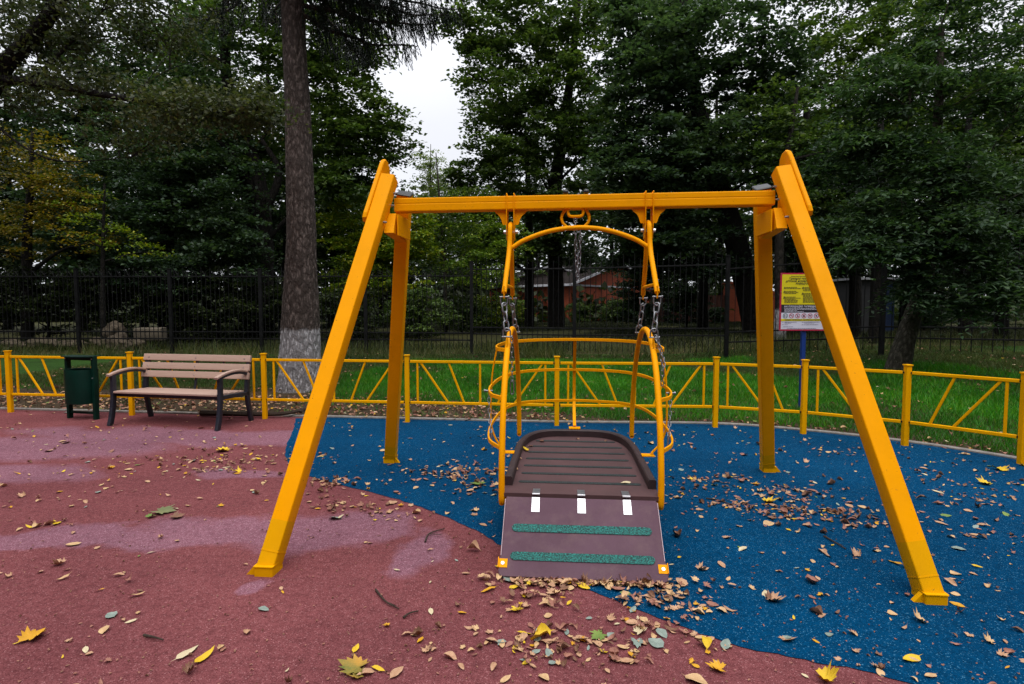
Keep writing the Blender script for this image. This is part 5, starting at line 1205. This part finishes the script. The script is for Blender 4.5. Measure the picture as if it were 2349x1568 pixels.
rl_ = random.Random(77)
def zone(x, y):
    p = (Matrix.Rotation(-SWA, 2) @ Vector((x - SWC[0], y - SWC[1])))
    bl_ = in_poly([x], [y], BLUEPTS)[0]
    if -1.75 < p.y < -1.1 and -.75 < p.x < .85: return 'in the drift at the foot of the ramp'
    if bl_:
        if p.x < -.45: return 'on blue rubber left of the hanging seat'
        if p.x > 1.9 or (p.x > 1.2 and p.y < -.9): return 'on blue rubber by or beyond the right front leg'
        return 'on blue rubber right of the ramp, between the swing legs' if p.x > .4 else 'on blue rubber under the hanging seat'
    if y > 4.6: return 'on red rubber between the bench and the left swing leg'
    if x < -1.3: return 'on red rubber left of the left front leg'
    return 'on red rubber in front of the ramp, towards the viewer' if y < 2.95 else 'on red rubber between the left front leg and the ramp'
def put(x, y, s, c, z=0.006):
    if not in_poly([x], [y], PLAYPTS)[0]: return
    lv.append((x, y, z, s, c))
def gauss(px, py, sx, sy, n, s0=.035, s1=.07, w=WEI, rot=0.0, pile=0.0):
    c = G(px, py)
    for i in range(n):
        u, v = rl_.gauss(0, sx), rl_.gauss(0, sy); put(c.x + u * math.cos(rot) - v * math.sin(rot), c.y + u * math.sin(rot) + v * math.cos(rot), min(.085, rl_.uniform(s0, s1) * rl_.lognormvariate(-.04, .3)), rl_.choice(w), .006 + rl_.uniform(0, pile))
for i in range(1100):                                         # loose scatter
    px, py = rl_.uniform(-60, 2400), 945 + 640 * rl_.random() ** 1.5; c = G(px, py)
    onblue = in_poly([c.x], [c.y], BLUEPTS)[0]
    if not onblue and rl_.random() < (.70 if py > 1180 else .3): continue
    put(c.x, c.y, min(.10, .044 * rl_.lognormvariate(0, .38)), rl_.choice(WEI))
BR = ['brown'] * 62 + ['tan'] * 32 + ['yellow'] * 6
for a in [(1430, 1343, .17, .022, 150), (1260, 1340, .14, .02, 70), (1180, 1346, .1, .04, 22), (1520, 1374, .14, .05, 50), (1240, 1388, .10, .06, 30)]: gauss(*a, .035, .065, ['brown'] * 45 + ['tan'] * 48 + ['yellow'] * 7, -.06, .015)
for a in [(1270, 1475, .13, .07, 60), (1235, 1500, .16, .08, 40), (1500, 1430, .12, .06, 34), (1590, 1400, .12, .06, 26), (1440, 1500, .12, .06, 26), (1640, 1490, .06, .05, 12), (1050, 1460, .18, .1, 18)]: gauss(*a, .03, .06, ['brown'] * 40 + ['tan'] * 42 + ['yellow'] * 10 + ['greygreen'] * 8)
for a in [(1080, 1085, .28, .16, 110), (1110, 1120, .22, .1, 40), (1000, 1080, .2, .2, 30), (745, 1110, .16, .14, 70), (800, 1155, .16, .1, 40), (880, 1180, .2, .1, 26)]: gauss(*a, .03, .065, BR)
for a in [(1770, 1130, .42, .12, 90), (1800, 1165, .4, .07, 130), (1870, 1190, .2, .08, 50), (1700, 1175, .3, .1, 40), (1640, 1110, .5, .25, 60), (1670, 1095, .06, .05, 24), (1590, 1100, .05, .04, 20)]: gauss(*a, .025, .06, BR, -.22)
for a in [(2170, 1130, .3, .2, 60), (2250, 1110, .4, .3, 60), (2280, 1230, .2, .2, 26), (2010, 1220, .4, .3, 60), (1500, 1000, .7, .3, 50), (1950, 1040, .8, .2, 70), (1350, 1000, .9, .12, 30)]: gauss(*a, .025, .06, BR)
for a in [(480, 1055, .55, .13, 130), (520, 1030, .2, .08, 24), (200, 1080, .7, .3, 40), (90, 1140, .4, .2, 20), (500, 1075, .25, .12, 50), (330, 1010, .9, .2, 40), (700, 1050, .3, .2, 22), (100, 985, .8, .2, 30)]: gauss(*a, .025, .06, WEI + BR)
gauss(105, 1205, .08, .04, 16, .03, .06, BR)

SPECIAL = [  # px, py, size, colour, shape, curl, label
    (368, 1172, .21, 'green', 'maple', .35, 'big dull green maple leaf on red rubber at left'), (400, 1186, .13, 'brown', 'maple', .6, 'russet maple leaf tucked beside the big green one at left'), (343, 1185, .10, 'green', 'maple', .5, 'small bright green maple leaf touching the big green leaf at left'),
    (820, 1530, .17, 'green', 'maple', .4, 'large green and orange maple leaf at the bottom left of the ramp'), (868, 1533, .07, 'yellow', 'narrow', .8, 'curled yellow leaflet beside the large maple leaf at the bottom'), (812, 1548, .09, 'yellow', 'maple', .5, 'yellow lobed leaf under the large green and orange maple leaf'),
    (1760, 1150, .17, 'yellow', 'maple', .6, 'bright yellow maple leaf on blue rubber between ramp and right leg'), (1378, 1455, .105, 'green', 'maple', .3, 'flat light green maple leaf on red rubber below the ramp'), (1095, 1110, .15, 'green', 'oval', .4, 'broad green leaf with long stalk on blue rubber left of the deck'),
    (1240, 1465, .13, 'yellow', 'oval', 1.9, 'rolled bright yellow leaf in the lower leaf heap below the ramp'), (1180, 1345, .07, 'yellow', 'oval', .5, 'yellow leaf standing at the left foot of the ramp'), (1120, 1352, .10, 'yellow', 'narrow', .9, 'orange-yellow split leaf left of the ramp foot'),
    (70, 1465, .15, 'yellow', 'maple', .7, 'orange maple leaf at the far lower left'), (470, 1505, .12, 'yellow', 'narrow', .5, 'long amber leaf on red rubber at the bottom left'), (430, 1495, .12, 'pale', 'narrow', .3, 'long whitish leaf above the amber one at the bottom left'), (545, 1082, .13, 'yellow', 'maple', .6, 'yellow maple leaf on red rubber before the bench'),
    (515, 1033, .22, 'yellow', 'maple', .9, 'pale yellow crumpled leaf cluster in front of the bench'), (592, 1052, .09, 'yellow', 'oval', .4, 'single yellow oval leaf on red rubber before the bench'), (1890, 1555, .13, 'yellow', 'maple', 1.2, 'big curled cream yellow leaf at the bottom edge'), (1770, 1375, .13, 'tan', 'maple', 1.0, 'tan lobed leaf on blue rubber near the bottom right'),
    (2090, 1510, .10, 'yellow', 'oval', .4, 'greenish yellow leaf on blue rubber at the bottom right'), (1465, 1450, .09, 'pale', 'maple', .8, 'cream lobed leaf below the right ramp corner'), (1460, 1470, .09, 'greygreen', 'maple', .4, 'grey-green lobed leaf next to the cream one below the ramp'), (2290, 1075, .18, 'yellow', 'maple', .7, 'yellow maple leaf on blue rubber at the right edge near the fence'),
    (2265, 1110, .16, 'yellow', 'maple', .8, 'dull yellow maple leaf among dead leaves at the right edge'), (1620, 1478, .10, 'yellow', 'oval', .8, 'yellow leaf at the blue edge below the ramp on the right'), (1085, 1262, .09, 'tan', 'round', 1.0, 'tan curled leaf on red rubber left of the ramp'), (1170, 1330, .09, 'greygreen', 'maple', .4, 'pale grey-green leaf lying against the left ramp corner')]
spm = {}
for (px, py, s_, c_, kd_, cu_, lb) in SPECIAL:
    v, f = leaf_mesh(kd_, cu_, len(spm) * 13 + 5); spm[lb] = 1
    mt = FM[c_][0]
    if 'orange maple leaf' in lb or 'split leaf' in lb: mt = FM['yellow'][1]
    if 'large green and orange' in lb: mt = veined('green_orange_leaf', (.10, .14, .03), (.50, .26, .04), 7)
    if 'dull green' in lb: mt = veined('olive_leaf', (.12, .14, .06), (.20, .20, .09), 7)
    o = npmesh('fallen_leaf', v * (s_ if kd_ != 'maple' else s_ * .95), f, mt, smooth=True); p = G(px, py, .01)
    o.location = (p.x, p.y, .006); o.rotation_euler = (rl_.uniform(-.08, .08), rl_.uniform(-.08, .08), rl_.uniform(0, 6.28)); tag(o, lb, 'leaf')
# leaves on deck and ramp rest on the swing
p = SWC; rm = Matrix.Rotation(SWA, 3, 'Z')
for (lx, ly, lz, s_, c_, kd_, lb) in [(-.40, .30, .372, .12, 'yellow', 'narrow', 'yellow split leaf lying in the rear left corner of the deck'), (.30, -.50, .368, .07, 'pale', 'oval', 'cream leaf lying on the front grip strip of the deck'), (-.37, .42, .368, .05, 'brown', 'oval', 'small brown leaf against the left deck rim'), (-.28, .60, .368, .05, 'brown', 'round', 'small brown leaf at the back rim left of middle'), (-.43, .05, .368, .05, 'tan', 'oval', 'small tan leaf beside the left deck rim'), (.26, .66, .368, .05, 'brown', 'oval', 'small brown leaf at the back rim on the right'), (0.02, .72, .368, .04, 'tan', 'oval', 'tiny tan leaf at the middle of the back rim'), (-.44, -.25, .368, .05, 'tan', 'round', 'curled tan leaf on the front left of the deck')]:
    v, f = leaf_mesh(kd_, .9, int(lx * 50) + 60); o = npmesh('fallen_leaf', v * s_, f, FM[c_][0], smooth=True)
    w = rm @ Vector((lx, ly, 0)); o.location = (p[0] + w.x, p[1] + w.y, lz - .004); o.rotation_euler = (.05, -.05, rl_.uniform(0, 6.28)); tag(o, lb, 'leaf')
WORD = {'tan': 'tan dry leaf', 'brown': 'curled dark brown dead leaf', 'yellow': 'yellow leaf', 'pale': 'pale cream leaf', 'greygreen': 'small grey-green leaf', 'green': 'green leaf'}
def infr(x, y):
    return abs(x) < y * .93 and y > 1.55
key = [(s / max(1.5, y) * (1 if infr(x, y) else 0), i) for i, (x, y, z, s, c) in enumerate(lv)]
key.sort(reverse=True); NIND = 262; chosen = set(i for _, i in key[:NIND])
proto = {}
lit_v = []; lit_f = []; lit_m = []; nv_ = 0; mats_l = []; 
for c_ in BASES:
    for b_ in BASES[c_]:
        if b_[2] not in mats_l: mats_l.append(b_[2])
for i, (x, y, z, s, c) in enumerate(lv):
    k_ = rl_.randrange(len(BASES[c])); v, f, mt = BASES[c][k_]; a = rl_.uniform(0, 6.283); tx, ty = rl_.gauss(0, .14), rl_.gauss(0, .14)
    if i in chosen:
        if (c, k_) not in proto:
            me0 = npmesh('fallen_leaf', v, f, mt, smooth=True); proto[(c, k_)] = me0.data; o = me0
        else: o = bpy.data.objects.new('fallen_leaf', proto[(c, k_)]); COL.objects.link(o)
        o.location = (x, y, z); o.rotation_euler = (tx, ty, a); o.scale = (s, s, s)
        tag(o, WORD[c] + ' ' + zone(x, y), 'leaf', WORD[c].replace('leaf', 'leaves') + ' ' + zone(x, y))
    else:
        R_ = np.array(Matrix.Rotation(a, 3, 'Z') @ Matrix.Rotation(tx, 3, 'X') @ Matrix.Rotation(ty, 3, 'Y')); w = (v * s) @ R_.T + np.array((x, y, z))
        lit_v.append(w); lit_f.append(f + nv_); lit_m += [mats_l.index(mt)] * len(f); nv_ += len(w)
for i in range(1500):
    px, py = rl_.uniform(-60, 2400), 960 + 620 * rl_.random() ** 1.2; c_ = G(px, py)
    if not in_poly([c_.x], [c_.y], PLAYPTS)[0]: continue
    v, f, mt = rl_.choice(BASES['brown']); s = rl_.uniform(.008, .02); R_ = np.array(Matrix.Rotation(rl_.uniform(0, 6.28), 3, 'Z')); w = (v * s) @ R_.T + np.array((c_.x, c_.y, .004))
    lit_v.append(w); lit_f.append(f + nv_); lit_m += [mats_l.index(mt)] * len(f); nv_ += len(w)
# litter on the soil strip, lawn and park floor
def litter(n, xr, yr, keep, s0, s1, w):
    global nv_
    for q in range(n):
        x, y = rl_.uniform(*xr), rl_.uniform(*yr)
        if abs(x) > y * .98 + .3 or in_poly([x], [y], PLAYPTS)[0]: continue
        d = kerb_dist(np.array([x]), np.array([y]))[0]
        if d < .09 or rl_.random() > keep(x, y, d): continue
        c = rl_.choice(w); v, f, mt = rl_.choice(BASES[c]); s = rl_.uniform(s0, s1)
        R_ = np.array(Matrix.Rotation(rl_.uniform(0, 6.28), 3, 'Z') @ Matrix.Rotation(rl_.gauss(0, .3), 3, 'X')); w_ = (v * s) @ R_.T + np.array((x, y, gz(x, y) + rl_.uniform(0, .03)))
        lit_v.append(w_); lit_f.append(f + nv_); lit_m.extend([mats_l.index(mt)] * len(f)); nv_ += len(w_)
WS = ['brown'] * 60 + ['tan'] * 26 + ['pale'] * 3 + ['yellow'] * 5 + ['green'] * 6
litter(13000, (-9, 6.5), (3, 9.8), lambda x, y, d: (1.0 if d < 1.7 * (1 if x < -1.4 else .75 if x < -.4 else .3 if x < 1 else .18) else .05) * (1 if x < .6 else .35), .04, .09, WS)
litter(3200, (-11, 13), (8, 18), lambda x, y, d: .3 if d > .5 else .0, .05, .11, WS)
o = npmesh('leaf_litter', np.concatenate(lit_v), np.concatenate(lit_f), mats_l, lit_m, smooth=True); tag(o, kind='stuff')
